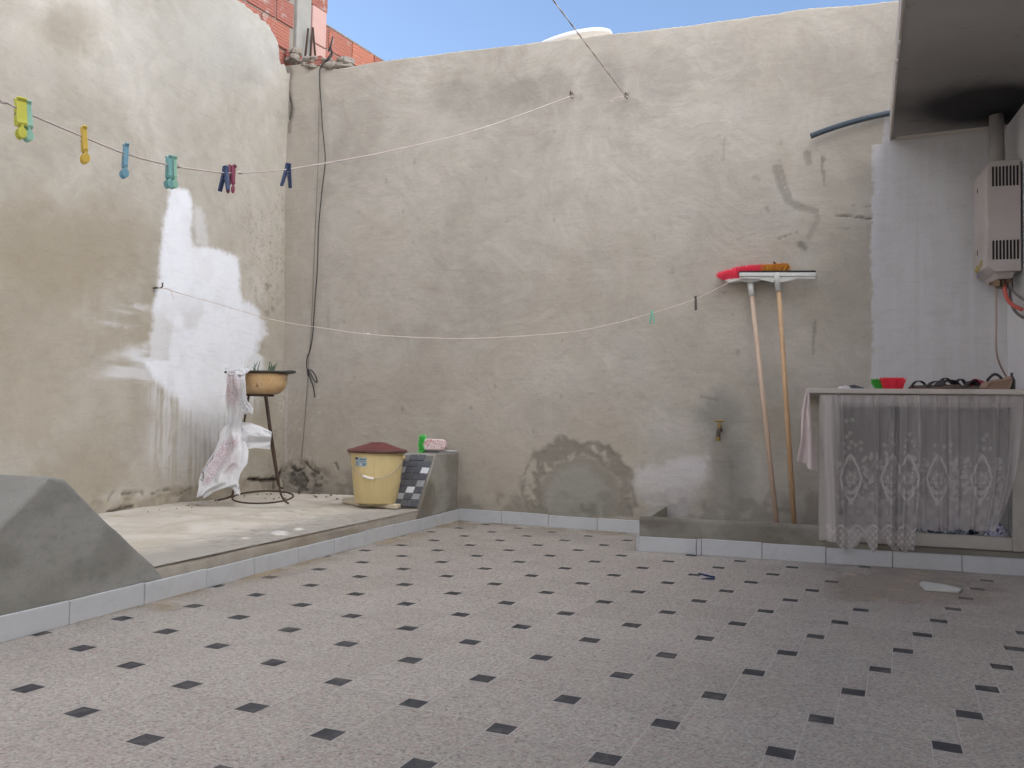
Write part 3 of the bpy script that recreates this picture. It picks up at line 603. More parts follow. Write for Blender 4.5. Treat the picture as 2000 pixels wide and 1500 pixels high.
# lace curtains
def lace_mat(name, dens=1.):
    m = NT(name); A = m.attr('mask_a'); t = m.n('ShaderNodeBsdfTransparent'); tr = m.n('ShaderNodeBsdfTranslucent'); mx = m.n('ShaderNodeMixShader'); m2 = m.n('ShaderNodeMixShader')
    c = lin((214, 207, 206)); weave = m.noise(700, 2, .5)
    m.b.inputs['Base Color'].default_value = (*c, 1); m.b.inputs['Roughness'].default_value = .9; tr.inputs[0].default_value = (*c, 1)
    mx.inputs[0].default_value = .35; m.l(m.b.outputs[0], mx.inputs[1]); m.l(tr.outputs[0], mx.inputs[2])
    f = m.math('MULTIPLY', A[0], m.math('ADD', m.math('MULTIPLY', weave, .5), .75)); f = m.math('MINIMUM', f, .97)
    m.l(f, m2.inputs[0]); m.l(t.outputs[0], m2.inputs[1]); m.l(mx.outputs[0], m2.inputs[2]); m.l(m2.outputs[0], m.out.inputs[0]); return m.m
M_lace = lace_mat('lace net')
def star(X, Y, cx, cy, r, rot=0.):
    dx, dy = X-cx, Y-cy; a = np.arctan2(dy, dx)+rot; rr = np.hypot(dx, dy); e = r*(.62+.38*np.cos(5*a))
    return (1-sm(e-1.6, e+.6, rr))*(.45+.55*sm(1., 2.6, rr))
def medallion(X, Y, cx, cy, rx=23, ry=37):
    t = np.abs(X-cx)/rx+np.abs((Y-cy))/ry*1.0; t = t+.06*np.sin((Y-cy)*.35); q = 1-sm(.06, .14, np.abs(np.hypot((X-cx)/rx, (Y-cy)/ry*.55)*.55+t*.5-1.))
    r1 = np.hypot((X-cx)/14, (Y-cy)/15); a = np.arctan2(Y-cy, X-cx); e = 1+.12*np.cos(7*a)
    rose = (1-sm(e-.12, e+.12, r1))*(.72+.28*np.cos(r1*11+.9*np.sin(5*a)))*(.8+.2*np.cos(5*a+r1*4))*sm(.08, .2, r1); 
    fan = (1-sm(3, 5, np.abs(np.hypot((X-cx)/1.1, Y-cy-14)-13)))*(Y > cy+14)
    tail = (1-sm(1.5, 3.5, np.abs(X-cx)-(Y-cy-ry)*.35))*(Y > cy+ry-2)*(Y < cy+ry+16)*(.5+.5*np.cos((X-cx)*1.6))
    return np.maximum.reduce([q, rose, fan*.8, tail, .8*(1-sm(1, 3, np.abs(X-cx)))*(Y < cy-ry+2)*(Y > cy-ry-12)])
def lace_pattern(X, Y, meds, stars, seed, hem=None):
    n = fbm(X*.03, Y*.03, seed); a = .33+.10*n+.03*(fbm(X*.25, Y*.02, seed+1))
    p = np.zeros_like(X)
    for cx, cy in meds: p = np.maximum(p, medallion(X, Y, cx, cy))
    for i, (cx, cy) in enumerate(stars): p = np.maximum(p, star(X, Y, cx, cy, 5.5, i*.7))
    leaf = np.zeros_like(X); r = np.random.RandomState(seed)
    for cx, cy in meds:
        for k in range(12):
            ox, oy, ang = r.uniform(24, 46)*(1 if k % 2 else -1), r.uniform(-46, 46), r.uniform(0, 3.1)
            dx = (X-cx-ox)*math.cos(ang)+(Y-cy-oy)*math.sin(ang); dy = -(X-cx-ox)*math.sin(ang)+(Y-cy-oy)*math.cos(ang); leaf = np.maximum(leaf, (1-sm(.8, 1.1, np.hypot(dx/9, dy/4.5)))*.6)
    vein = (1-sm(.02, .07, np.abs(fbm(X*.11, Y*.11, seed+11, 3)-.5)))*.42*sm(868, 930, Y); leaf = np.maximum(leaf, vein); blos = sm(.60, .66, vnoise(X*.13, Y*.13, seed+12))*.5*sm(890, 950, Y); leaf = np.maximum(leaf, blos*(.7+.3*np.sin(X*1.3)*np.sin(Y*1.3)))
    band = sm(960, 990, Y+6*np.sin(X*.12))*.45*(.75+.5*np.sin(X*.16)*np.sin(Y*.19)+.6*(fbm(X*.12, Y*.12, seed+3)-.5))
    p = np.maximum.reduce([p, leaf, band]); return a+(.86-a)*np.clip(p, 0, 1), p
def curtain(label, x0, x1, y0, y1, botfn, meds, stars, seed, folds, off=.03, xmap=None, thick=None, grp=None, nm='lace_curtain'):
    nu, nv = 240, 330; V = []; u = np.linspace(0, 1, nu); v = np.linspace(0, 1, nv); UU, VV = np.meshgrid(u, v, indexing='ij')
    X0 = x0+(x1-x0)*UU; Y0 = y0+(botfn(X0)-y0)*VV
    XX = xmap(UU, VV) if xmap else X0
    F = np.zeros_like(UU)
    for k, (fx_, w, amp) in enumerate(folds): F += amp*np.exp(-((X0-fx_-(VV*4))/w)**2)*(.35+.65*sm(0, .35, VV))
    F += (.0016*np.sin(X0*.33+2*np.sin(VV*3)))*(1-sm(0, .3, VV))+.012*(fbm(X0*.02, VV*2, seed)-.5)
    P = np.zeros(UU.shape+(3,))
    D = (XX[..., None]-1000)*RT+(750-Y0)[..., None]*UP+FPX*FW
    t = ((FR.p+FR.n*off-CC)@FR.n)/(D@FR.n); P = CC+D*t[..., None]+FR.n*F[..., None]
    al, p = lace_pattern(X0, Y0, meds, stars, seed)
    al = np.maximum(al, .5*(1-sm(784, 798, Y0)))                        # gathered heading over the rail
    for fx_, w, amp in folds: al = np.maximum(al, .66*np.exp(-((X0-fx_-(VV*4)-w*.6)/(w*.6))**2)*(abs(amp) > .006)); al = al*(1-.35*np.exp(-((X0-fx_-(VV*4)+w*.9)/(w*.5))**2)*(abs(amp) > .006))
    if thick is not None: al = np.maximum(al, thick(X0, Y0))
    o = mesh_obj(nm, P.reshape(-1, 3), grid_faces(nu, nv), M_lace, None, None, True, {'mask_a': st(al, al, al).reshape(-1, 3)})
    return tag(o, label, 'curtain', grp)
def hem1(X): 
    ph = (X-1640)/72.; return 1074+4*np.sin(X*.3)-26*np.abs(np.sin((X-1668)/38.*math.pi/1.0*.5))**2.2*sm(1640, 1655, X)*sm(1785, 1775, X)-10*sm(1640, 1612, X)
def hem1(X):
    y = np.interp(X, [1604, 1628, 1632, 1640, 1660, 1676, 1684, 1694, 1706, 1712, 1720, 1730, 1748, 1762, 1766, 1778, 1784], [1058, 1058, 1066, 1072, 1073, 1062, 1046, 1062, 1080, 1078, 1046, 1054, 1074, 1080, 1070, 1082, 1074]); return y+.8*np.sin(X*.9)
M1 = [(1660, 935), (1744, 935), (1776, 935)]; S1 = [(1652, 822), (1664, 820), (1660, 846), (1653, 853), (1646, 867), (1662, 864), (1671, 869), (1681, 864), (1657, 874), (1648, 883), (1681, 878), (1740, 848), (1742, 864), (1738, 874), (1728, 869), (1748, 868), (1730, 884), (1777, 848), (1784, 862), (1771, 860), (1768, 872), (1765, 884), (1788, 871), (1700, 940), (1690, 950), (1719, 902), (1714, 908), (1683, 974), (1724, 980), (1716, 985), (1643, 980), (1676, 1000)]
def thick1(X, Y):
    a = .74*sm(1640, 1628, X)*(.85+.3*(fbm(X*.2, Y*.01, 8)-.5)); z = 1040-14*np.abs(np.sin((X-1655)/34*math.pi)); b = .80*(1-sm(2.0, 4., np.abs(Y-z)));  c = .66*sm(z+2, z+6, Y)*(.8+.4*np.sin(X*.5)*np.sin(Y*.45)); d_ = .55*(sm(1000, 1008, Y)*(1-sm(1018, 1026, Y)))
    return np.maximum.reduce([a, b, c, d_])
def xm1(U, Vv): 
    x = 1606+(1798-1606)*U; return x+(-3+4*np.sin(Vv*5))*(U < .1)*0 + (-14*U**3)*Vv**2 + (Vv-.5)*0 + 8*(1-U)**3*Vv
curtain('white floral lace curtain hanging to a scalloped hem over the cabinet foot', 1606, 1798, 772, 1080, hem1, M1, S1, 5, [(1622, 8, .03), (1711, 5, .02), (1741, 5, .02), (1757, 6, -.024), (1766, 5, .026), (1796, 6, .03), (1640, 6, .018)], .04, xm1, thick1)
M2 = [(1832, 936), (1920, 936)]; S2 = [(1826, 870), (1845, 872), (1857, 868), (1854, 881), (1827, 888), (1806, 898), (1812, 905), (1928, 850), (1922, 858), (1911, 872), (1936, 876), (1913, 888), (1890, 900), (1886, 912), (1898, 908), (1923, 876), (1862, 941), (1853, 949), (1942, 948), (1884, 989), (1893, 986), (1938, 974), (1870, 975)]
def xm2(U, Vv):
    return 1790+(1999-1790)*U - (34*Vv**1.6)*U**4 - 20*(Vv**2)*U**2*sm(.5, 1, Vv)
def thick2(X, Y): return np.maximum(.78*sm(1966, 1982, X)*(.8+.3*fbm(X*.2, Y*.02, 4)), .6*sm(1024, 1030, Y)*sm(1900, 1930, X))
curtain('white floral lace curtain tucked inside the cabinet, drawn back at the right post', 1790, 1999, 772, 1036, lambda X: 1036+2.*np.sin(X*.21)+2*sm(1900, 1990, X), M2, S2, 15, [(1800, 5, .01), (1836, 5, .010), (1852, 4, -.008), (1905, 6, .010), (1945, 5, .012), (1975, 6, .016), (1870, 4, .006)], .012, xm2, thick2)
# laundry bunched at the sill behind the lace
def cloth_heap(name, label, c, s, mat, seed, cat='cloth'):
    nu, nv = 46, 30; u = np.linspace(0, 2*math.pi, nu, endpoint=False); v = np.linspace(0, 1, nv); V = []
    for i in range(nv):
        for a in u:
            r = math.cos(v[i]*math.pi/2)**.6 if i < nv-1 else 0.001; n = float(fbm(np.array([math.cos(a)*2+v[i]*3+9]), np.array([math.sin(a)*2+v[i]*2+9]), seed)[0])-.5
            V.append((c[0]+s[0]*r*math.cos(a)*(1+.5*n), c[1]+s[1]*r*math.sin(a)*(1+.5*n), c[2]+s[2]*v[i]*(1+.9*n)))
    F = []
    for i in range(nv-1):
        for j in range(nu): F.append((i*nu+j, i*nu+(j+1) % nu, (i+1)*nu+(j+1) % nu, (i+1)*nu+j))
    F.append(tuple(range(nu))[::-1]); return tag(mesh_obj(name, V, F, mat, None, None, True), label, cat)
def print_mat(name, base, inks, scale=40):
    m = NT(name); v = m.n('ShaderNodeTexVoronoi'); v.inputs['Scale'].default_value = scale; m.l(m.coord(), v.inputs['Vector']); q = m.n('ShaderNodeSeparateColor'); m.l(v.outputs['Color'], q.inputs[0])
    col = None; k = m.noise(scale*.8, 4, .6, 2.); col = m.mix(m.ramp(k, .5, .56), lin(base), lin(inks[0])); col = m.mix(m.ramp(q.outputs[0], .8, .84), col, lin(inks[1])); m.l(col, m.b.inputs['Base Color']); m.b.inputs['Roughness'].default_value = .9; m.bump(m.noise(25, 4), .4, .01); return m.m
hp = FR.px(1845, 1035, -.16); cloth_heap('folded_cloth', 'dark blue and white patterned cloth lying bunched behind the lace', (hp[0], hp[1], .125), (.17, .07, .085), print_mat('blue patterned cloth', (60, 66, 80), ((190, 195, 205), (40, 42, 60))), 7)
hp = FR.px(1945, 1035, -.1); cloth_heap('folded_cloth', 'white cloth with small blue print on the sill at the right post', (hp[0], hp[1], .125), (.07, .05, .095), print_mat('white printed cloth', (205, 205, 215), ((120, 124, 160), (90, 90, 120)), 70), 9)

# rag hung over the left end of the counter
def rag():
    nu, nv = 30, 70; u = np.linspace(0, 1, nu); v = np.linspace(0, 1, nv); UU, VV = np.meshgrid(u, v, indexing='ij')
    xl = np.interp(VV, [0, .35, .7, 1], [1576, 1566, 1564, 1556]); xr = np.interp(VV, [0, .35, .7, 1], [1579, 1583, 1589, 1597])
    bot = np.interp(UU, [0, .45, .55, 1], [902, 905, 916, 921]); YY = 758+(bot-758)*VV; XX = xl+(xr-xl)*UU
    D = (XX[..., None]-1000)*RT+(750-YY)[..., None]*UP+FPX*FW; pl_o = .028+.012*np.sin(UU*9+VV*2)*(.3+VV)
    t = ((FR.p-CC)@FR.n+pl_o)/(D@FR.n); P = CC+D*t[..., None]; o = mesh_obj('hanging_cloth', P.reshape(-1, 3), grid_faces(nu, nv), simple('pinkish cotton', (206, 192, 190), .95, .08, 20, .4, 90), None, None, True)
    s = o.modifiers.new('thickness', 'SOLIDIFY'); s.thickness = .003; return tag(o, 'pinkish white cloth hanging from the left end of the counter', 'cloth')
rag()

# ------------------------------------------------------------------ roof slab, right wall, house behind the camera
def soot_mat():
    m = NT('sooty slab render'); A = m.attr('mask_a'); n = m.noise(2.2, 5, .6, .8)
    col = m.mix(n, lin((150, 146, 143)), lin((170, 165, 161))); col = m.mix(m.ramp(m.noise(6, 5, .7, .5), .6, .75), col, lin((134, 120, 112)))
    col = m.mix(A[0], col, lin((26, 24, 24))); m.l(col, m.b.inputs['Base Color']); m.b.inputs['Roughness'].default_value = .95; m.bump(m.noise(30, 4), .3, .006); return m.m
ZR = BW.px(1742, 272)[2]
ra = BW.px(1742, 272); rb = floor_pt(1768, 0, ZR) 
rd = (ra-rb)[:2]; rd /= np.linalg.norm(rd)
nu, nv = 150, 120; A_ = ra[:2]+rd*.1; V = []
far_r = np.array([4.2, 0]); 
for i in range(nu):
    s = 6.4*i/(nu-1); base = A_-rd*s
    for j in range(nv): 
        w = (j/(nv-1)); q_ = base+np.array([.93, -.38])*w*(2.4); V.append((q_[0], q_[1], ZR))
V = np.array(V); X, Y = to_px(V); okk = (V[:, 1] > .8)
n1 = fbm(V[:, 0]*5, V[:, 1]*5, 12)
soot = np.where(okk, .93*blob(X+(n1-.5)*60, Y+(n1-.5)*24, 1965, 208, 190, 34, .9)+.5*blob(X+(n1-.5)*60, Y+(n1-.5)*40, 1930, 190, 210, 90, .9), 0)
edge_d = (V[:, :2]-A_)@np.array([rd[1], -rd[0]]); V[:, 2] += (n1-.5)*.006
nb = len(V); Vt = V.copy(); Vt[:, 2] = ZR+.11
slab = thing('roof_slab', 'concrete roof slab overhanging at the upper right with soot above the heater', 'roof', (float(ra[0]), float(ra[1]), ZR))
M_soot = soot_mat()
mesh_obj('slab_underside', V, grid_faces(nu, nv, 0, False), M_soot, slab, None, True, {'mask_a': st(np.clip(soot, 0, 1), n1, n1)})
cor = [V[0], V[nv-1], V[nu*nv-1], V[(nu-1)*nv]]
M_edge = simple('pale slab edge', (186, 178, 170), .9, .1, 10, .3, 50)
mesh_obj('slab_body', *plan_prism([tuple(c[:2]) for c in cor], ZR+.004, ZR+.12), M_edge, slab)
o = mesh_obj('slab_edge', *prism([(A_[0], A_[1], ZR-.006), (A_[0], A_[1], ZR+.123), (A_[0]-.012*rd[1]-.0, A_[1]+.012*rd[0], ZR+.123), (A_[0]-.012*rd[1], A_[1]+.012*rd[0], ZR-.006)], (0, 0, 0), (-rd[0]*6.4, -rd[1]*6.4, 0)), M_edge, slab); bevel(o, .004, 2)
for x, y in ((1756, 84), (1752, 120)):
    d_ = ray(x, y); nrm = np.array([-rd[1], rd[0], 0]); t = ((np.array([A_[0], A_[1], 0])+nrm*.014-CC)@nrm)/(d_@nrm); p = CC+d_*t
    mesh_obj('drip', *sphere(p, .008, 8, 6, (1, 1, 1.5)), M_edge, slab, None, True)
# cove where slab meets wall
M_wpaint = simple('dull white wall paint', (205, 204, 206), .85, .05, 3, .15, 40, dirt=((170, 165, 158), .3))
uw = BW.sz(1742, 272)[0]
o = mesh_obj('cove', *prism([BW.at(uw+.02, ZR+.01, .002), BW.at(uw+.02, ZR-.012, .004), BW.at(uw+.02, ZR-.006, .03), BW.at(uw+.02, ZR+.01, .05)], (0, 0, 0), BW.d*.62), M_edge, slab)
hw = thing('house_wall', 'white painted house wall at the far right holding the gas water heater', 'wall', RW.at(-1, 0))
mesh_obj('wall_face', *wall_poly(RW, [(-6.2, -.05), (.02, -.05), (.02, ZR-.004), (-6.2, ZR-.004)], .0, .2), M_wpaint, hw)
tag(mesh_obj('house_wall', *plan_prism([(-4.6, -1.75), (3., -1.75), (3., -1.95), (-4.6, -1.95)], -.05, 8.), M_wpaint), 'white painted house wall behind the camera, unseen, raised to bounce light', 'wall')  # unseen; height raised so it bounces sun onto the back wall

# upper storey added to bounce sun into the yard, neighbour added to block it
M_fac = simple('added facade white', (226, 228, 231), .9, .05, 2, .15, 30)
tag(mesh_obj('bounce_facade', *wall_poly(RW, [(-6.2, ZR+.125), (.3, ZR+.125), (.3, 9.), (-6.2, 9.)], .0, .25), M_fac), 'unseen white upper storey added above the roof slab to bounce sunlight', 'house')
tag(mesh_obj('sun_block_house', *wall_poly(LW, [(-8., -.05), (-.5, -.05), (-.5, 7.4), (-8., 7.4)], -.24, -.5), M_fac), 'unseen tall white house added behind the left wall to block the sun', 'house')

# ------------------------------------------------------------------ gas water heater
heat = thing('water_heater', 'grey white gas water heater with slotted vents on the right wall', 'water heater', RW.at(-.55, 1.4))
M_en = simple('greyed enamel', (176, 168, 164), .35, .05, 6, dirt=((140, 128, 116), .4)); M_dark = simple('dark slot', (18, 16, 16), .8, .1, 10)
s1, wd, dp = -.335, .30, .16
pn = RW.px(1995, 305); zT = RW.at(s1, 0)[2]
def hy(x, y): # height at the heater side plane
    d_ = ray(x, y); p = RW.at(s1, 0); t = (p[1]-.02)/d_[1]; return (CC+d_*t)[2]
zT = hy(1930, 306); zB_ = hy(1930, 526); zc = hy(1893, 333)
D1 = RW.d; Nn = -RW.n     # RW.n points right of the direction -> away from the yard; Nn faces the yard
def hp_(u, o, z): p = RW.p+D1*u+Nn*o; return (p[0], p[1], z)
# side profile in (u, z): chamfers at the far end seen as sloping top and bottom of the front
prof = [(s1, 0.0), (s1, dp), (s1+wd, dp), (s1+wd, 0.0)]
body = [hp_(s1, .012, z) for z in (0,)]
Vb = []; 
sec = [(zB_, dp-.035), (zB_+.03, dp-.004), (zB_+.05, dp), (zT-.05, dp), (zT-.015, dp-.006), (zT, dp-.02)]
poly = [hp_(s1, .01, sec[0][0])]+[hp_(s1, o_, z) for z, o_ in sec]+[hp_(s1, .01, zT)]
o = mesh_obj('body', *prism(poly, (0, 0, 0), D1*wd), M_en, heat); bevel(o, .006, 3)
slots = []
for z0, z1 in ((hy(1950, 358), hy(1950, 318)), (hy(1950, 503), hy(1950, 464))):
    for k in range(8):
        oc = .018+(dp-.04)*(k+.5)/8.; slots.append(([hp_(s1-.0015, oc-.0045, z0+.005), hp_(s1-.0015, oc+.0045, z0+.005), hp_(s1-.0015, oc+.0045, z1-.005), hp_(s1-.0015, oc-.0045, z1-.005)]))
for half in (slots[:8], slots[8:]):
    V = []; F = []
    for s in half:
        pts = []; c0 = np.mean(np.array(s[:2]), 0); c1 = np.mean(np.array(s[2:]), 0); r = .0045
        for k in range(9): a = math.pi+math.pi*k/8; pts.append(c0+Nn*(r*math.cos(a))+np.array([0, 0, r*math.sin(a)]))
        for k in range(9): a = math.pi*k/8; pts.append(c1+Nn*(r*math.cos(a))+np.array([0, 0, r*math.sin(a)]))
        v, f = prism(pts, (0, 0, 0), D1*.004); b = len(V); V += v; F += [tuple(i+b for i in q) for q in f]
    mesh_obj('vent_slots', V, F, M_dark, heat)
# bottom pan with slots, badge and flower sticker on the front
o = mesh_obj('bottom_pan', *prism([hp_(s1+.03, .03, zB_+.004), hp_(s1+.03, dp-.04, zB_+.004), hp_(s1+.03, dp-.055, zB_-.03), hp_(s1+.03, .045, zB_-.03)], (0, 0, 0), D1*(wd-.06)), M_en, heat); bevel(o, .004, 2)
M_badge = simple('badge', (120, 110, 130), .4, .1, 10); M_yel = simple('yellow sticker', (170, 150, 70), .6, .2, 60)
def decal(u, z, r1, r2, mat, name, n=14, star_=0.):
    pts = []
    for k in range(n):
        a = 2*math.pi*k/n; q_ = 1+star_*math.cos(5*a); pts.append(RW.p+D1*(u+r1*q_*math.cos(a))+Nn*(dp-.001)+np.array([0, 0, z+r2*q_*math.sin(a)]))
    return mesh_obj(name, *prism(pts, (0, 0, 0), Nn*.0022), mat, heat)
decal(s1+.2, hy(1903, 518), .028, .014, M_badge, 'badge'); decal(s1+.21, hy(1903, 505)-.0, .05, .017, M_yel, 'flower_sticker', 40, .4); decal(s1+.12, hy(1903, 500), .028, .014, M_yel, 'flower_sticker', 40, .4); decal(s1+.2, hy(1903, 472), .006, .014, M_dark, 'screw_hole'); decal(s1+.19, hy(1903, 345), .008, .012, M_dark, 'screw_hole')
M_flue = simple('tin flue', (150, 144, 140), .6, .1, 10); fc = np.array(hp_(s1+wd*.45, .085, zT))
mesh_obj('flue_pipe', *tube([fc, fc+[0, 0, .06], fc+np.array([0, 0, ZR-zT-.003])], .034, 20), M_flue, heat, None, True)
mesh_obj('gas_valve', *merge(box(hp_(s1+.07, .07, zB_-.045), (.06, .05, .05), .3), box(hp_(s1+.05, .1, zB_-.05), (.03, .03, .03), .6), tube([hp_(s1+.02, .05, zB_-.04), hp_(s1+.12, .12, zB_-.04)], .009, 10)), simple('brass fittings', (110, 92, 74), .5, .3, 30, metal=.5), heat)
g0 = np.array(hp_(s1+.05, .075, zB_-.06)); 
M_red = simple('red hose', (186, 84, 72), .5, .1, 20); M_grh = simple('grey hose', (96, 90, 90), .6, .15, 20); M_pip = simple('beige pipe', (170, 150, 138), .5, .1, 20)
def bend(a, b, sag, k=14): a = np.array(a); b = np.array(b); return [a+(b-a)*t+np.array([0, 0, -1])*sag*math.sin(math.pi*t)+Nn*.02*math.sin(math.pi*t) for t in np.linspace(0, 1, k)]
mesh_obj('red_hose', *tube(bend(g0+[0, 0, .01], hp_(s1-.02, .012, zB_-.19), .02), .0095, 10), M_red, heat, None, True)
mesh_obj('grey_hose', *tube(bend(g0+[.03, 0, .02], hp_(s1-.03, .01, zB_-.23), .03), .007, 10), M_grh, heat, None, True)
mesh_obj('grey_hose', *tube(bend(g0+[.02, -.02, .02], hp_(s1-.05, .008, zB_-.15), .0), .006, 10), M_grh, heat, None, True)
zq = ZC+.004; pb = BW.px(1972, 740, .05)
mesh_obj('pipe', *tube(spline([hp_(s1+.09, .1, zB_-.05), hp_(s1+.09, .1, zB_-.2), hp_(s1+.1, .095, zB_-.4), (pb[0], pb[1], zq+.05)], 30), .005, 10), M_pip, heat, None, True)

# ------------------------------------------------------------------ things on the counter
def cpt(x, back=.18):              # point of the countertop at photo column x, set back from the front edge
    d_ = ray(x, 760); p = FR.p-FR.n*back; t = ((p-CC)@FR.n)/(d_@FR.n); q_ = CC+d_*t; return np.array([q_[0], q_[1], ZC])
SC = 1680/4.25
M_sole = simple('brown sandal sole', (92, 76, 68), .8, .15, 20); M_strap = simple('black leather strap', (52, 46, 46), .6, .2, 30)
def sandal(label, c, ang, col_in, straps, grp='sandals on the counter'):
    t = thing('sandal', label, 'sandal', c, grp); M = Matrix.Translation(Vector(tuple(c))) @ Matrix.Rotation(ang, 4, 'Z')
    out = [(-.125, -.03), (-.11, -.036), (-.05, -.028), (0, -.032), (.06, -.044), (.105, -.04), (.13, -.018), (.132, .01), (.11, .034), (.06, .04), (0, .03), (-.06, .03), (-.11, .034), (-.13, .0)]
    o = mesh_obj('sole', *xf(plan_prism(out, 0, .018), M), M_sole, t); bevel(o, .004, 2)
    o = mesh_obj('footbed', *xf(plan_prism([(x*.95, y*.92) for x, y in out], .0185, .024), M), col_in, t); bevel(o, .003, 2)
    for (xa, xb, h, w) in straps:
        P = []; n = 14
        for k in range(n):
            a = math.pi*k/(n-1); P.append((xa+(xb-xa)*k/(n-1), -math.cos(a)*.042, .015+h*math.sin(a)))
        V = []; 
        for p in P: V += [(p[0]-w, p[1], p[2]), (p[0]+w, p[1], p[2])]
        F = [(2*i, 2*i+1, 2*i+3, 2*i+2) for i in range(n-1)]; o = mesh_obj('strap', *xf((V, F), M), M_strap, t, None, True); s = o.modifiers.new('t', 'SOLIDIFY'); s.thickness = .004
    return t
c1 = cpt(1828, .12); sandal('dark strappy sandal nearest the red brush head on the counter', c1, -.95, M_sole, [(.03, .085, .034, .022), (-.02, .03, .03, .010), (-.10, -.07, .034, .007)])
c2 = cpt(1874, .22); sandal('black sandal with a raised looped heel strap, between its mate and the pink slipper', c2, -.8, M_sole, [(.04, .07, .034, .012), (-.01, .02, .046, .008), (-.09, -.04, .052, .007)])
def slipper(label, c, ang, mat, ln=.24, h=.06, name='slipper'):
    t = thing(name, label, 'slipper', c); M = Matrix.Translation(Vector(tuple(c))) @ Matrix.Rotation(ang, 4, 'Z')
    out = [(-.5, -.12), (-.4, -.16), (0, -.14), (.25, -.19), (.42, -.16), (.5, 0), (.42, .16), (.2, .18), (0, .13), (-.4, .15), (-.5, .1)]
    o = mesh_obj('sole', *xf(plan_prism([(x*ln, y*ln) for x, y in out], 0, .02), M), M_sole, t); bevel(o, .005, 2)
    V = []; nu_, nv_ = 14, 16
    for i in range(nu_):
        x = -.05*ln+.53*ln*i/(nu_-1); w = .19*ln*math.sqrt(max(.02, 1-((x/ln-.18)/.34)**2)); hh = h*(1-.35*(i/(nu_-1))**2)*(1 if i < nu_-1 else .4)
        for j in range(nv_): a = math.pi*j/(nv_-1); V.append((x, -w*math.cos(a), .012+hh*math.sin(a)))
    o = mesh_obj('upper', *xf((V, [tuple(f) for f in grid_faces(nu_, nv_)]), M), mat, t, None, True); s = o.modifiers.new('t', 'SOLIDIFY'); s.thickness = .004; return t
M_pink = simple('raspberry slipper fabric', (150, 62, 84), .9, .1, 30, .3, 200); slipper('raspberry pink slipper behind the sandals on the counter', cpt(1906, .33), .7, M_pink, .24, .055)
# brown shoe at the corner
def clog():
    c = cpt(1945, .12); t = thing('slipper', 'plain tan brown clog with a dark back strap in the counter corner', 'slipper', c); M = Matrix.Translation(Vector(tuple(c))) @ Matrix.Rotation(-.1, 4, 'Z')
    prof = [(-.062, .0), (-.066, .018), (-.06, .035), (-.035, .048), (.0, .052), (.035, .06), (.06, .072), (.066, .066), (.058, .03), (.045, .0)]
    V = []; n = 9
    for k in range(n):
        a = -1+2*k/(n-1); w = a*.042; s = math.sqrt(max(.05, 1-a*a*.75))
        for x, z in prof: V.append((x*(.75+.25*s), w, z*(.55+.45*s)))
    m = len(prof); F = []
    for k in range(n-1):
        for i in range(m): F.append((k*m+i, k*m+(i+1) % m, (k+1)*m+(i+1) % m, (k+1)*m+i))
    F.append(tuple(range(m))); F.append(tuple(range((n-1)*m, n*m))[::-1])
    o = mesh_obj('body', *xf((V, F), M), simple('tan brown rubber', (142, 116, 98), .5, .1, 14), t, None, True); o.modifiers.new('s', 'SUBSURF').levels = 2
    P = [(-.045+.075*k/10, -.012, .045+.032*math.sin(math.pi*k/10)) for k in range(11)]; mesh_obj('strap', *xf(tube(P, .0065, 8), M), M_strap, t, None, True)
clog()
cc = cpt(1976, .12); o = mesh_obj('bottle', *xf(lathe([(.012, 0), (.016, .004), (.016, .05), (.01, .062), (.006, .07), (.006, .085)], 16), Matrix.Translation(Vector(tuple(cc)))), simple('dark green plastic', (60, 64, 58), .5, .1, 20), None, None, True); tag(o, 'small dark bottle in the counter corner beside the tan clog', 'bottle')
# bristle helper
def bristles(root_pts, dirs, ln, rad, seed, per=1, spread=.15):
    r = np.random.RandomState(seed); V = []; F = []
    for p, d_ in zip(root_pts, dirs):
        for _ in range(per):
            dd = d_+r.normal(0, spread, 3); dd /= np.linalg.norm(dd); a = np.cross(dd, r.normal(0, 1, 3)); a /= np.linalg.norm(a); c_ = np.cross(dd, a); q_ = p+r.normal(0, .0025, 3); l_ = ln*r.uniform(.85, 1.08); b = len(V)
            bend_ = r.normal(0, .12, 3)*ln*.3
            for f_, rr in ((0, rad), (.6, rad), (1, rad*.6)):
                m_ = q_+dd*l_*f_+bend_*f_*f_
                for k in range(3): th = 2.094*k; V.append(tuple(m_+rr*(math.cos(th)*a+math.sin(th)*c_)))
            for s_ in range(2):
                for k in range(3): F.append((b+s_*3+k, b+s_*3+(k+1) % 3, b+(s_+1)*3+(k+1) % 3, b+(s_+1)*3+k))
    return V, F
M_brr = simple('neon red bristles', (255, 62, 84), .6, .12, 60); M_brg = simple('green bristles', (70, 170, 60), .6, .15, 60); M_bro = simple('orange bristles', (215, 150, 62), .6, .15, 60); M_brp = simple('coral pink bristles', (255, 78, 106), .6, .12, 60)
cb = cpt(1736, .2); hb = thing('brush_head', 'small brush head with neon red and green bristles on the counter', 'brush', cb)
ax = FR.d; pts = []; dr = []; ptg = []; dg = []
for i in range(26):
    for j in range(9):
        u = -.055+.11*i/25; p = cb+ax*u+FR.n*(-.03+.06*j/8)+np.array([0, 0, .004]); d_ = np.array([0, 0, 1.])+ax*(u*4.0)+FR.n*(-.2+.4*j/8)
        (ptg if u < -.03 else pts).append(p); (dg if u < -.03 else dr).append(d_/np.linalg.norm(d_))
dg = [(d_-ax*.25)/np.linalg.norm(d_-ax*.25) for d_ in dg]
mesh_obj('block', *box(cb+[0, 0, .003], (.12, .06, .006), math.radians(-18)), M_brr, hb)
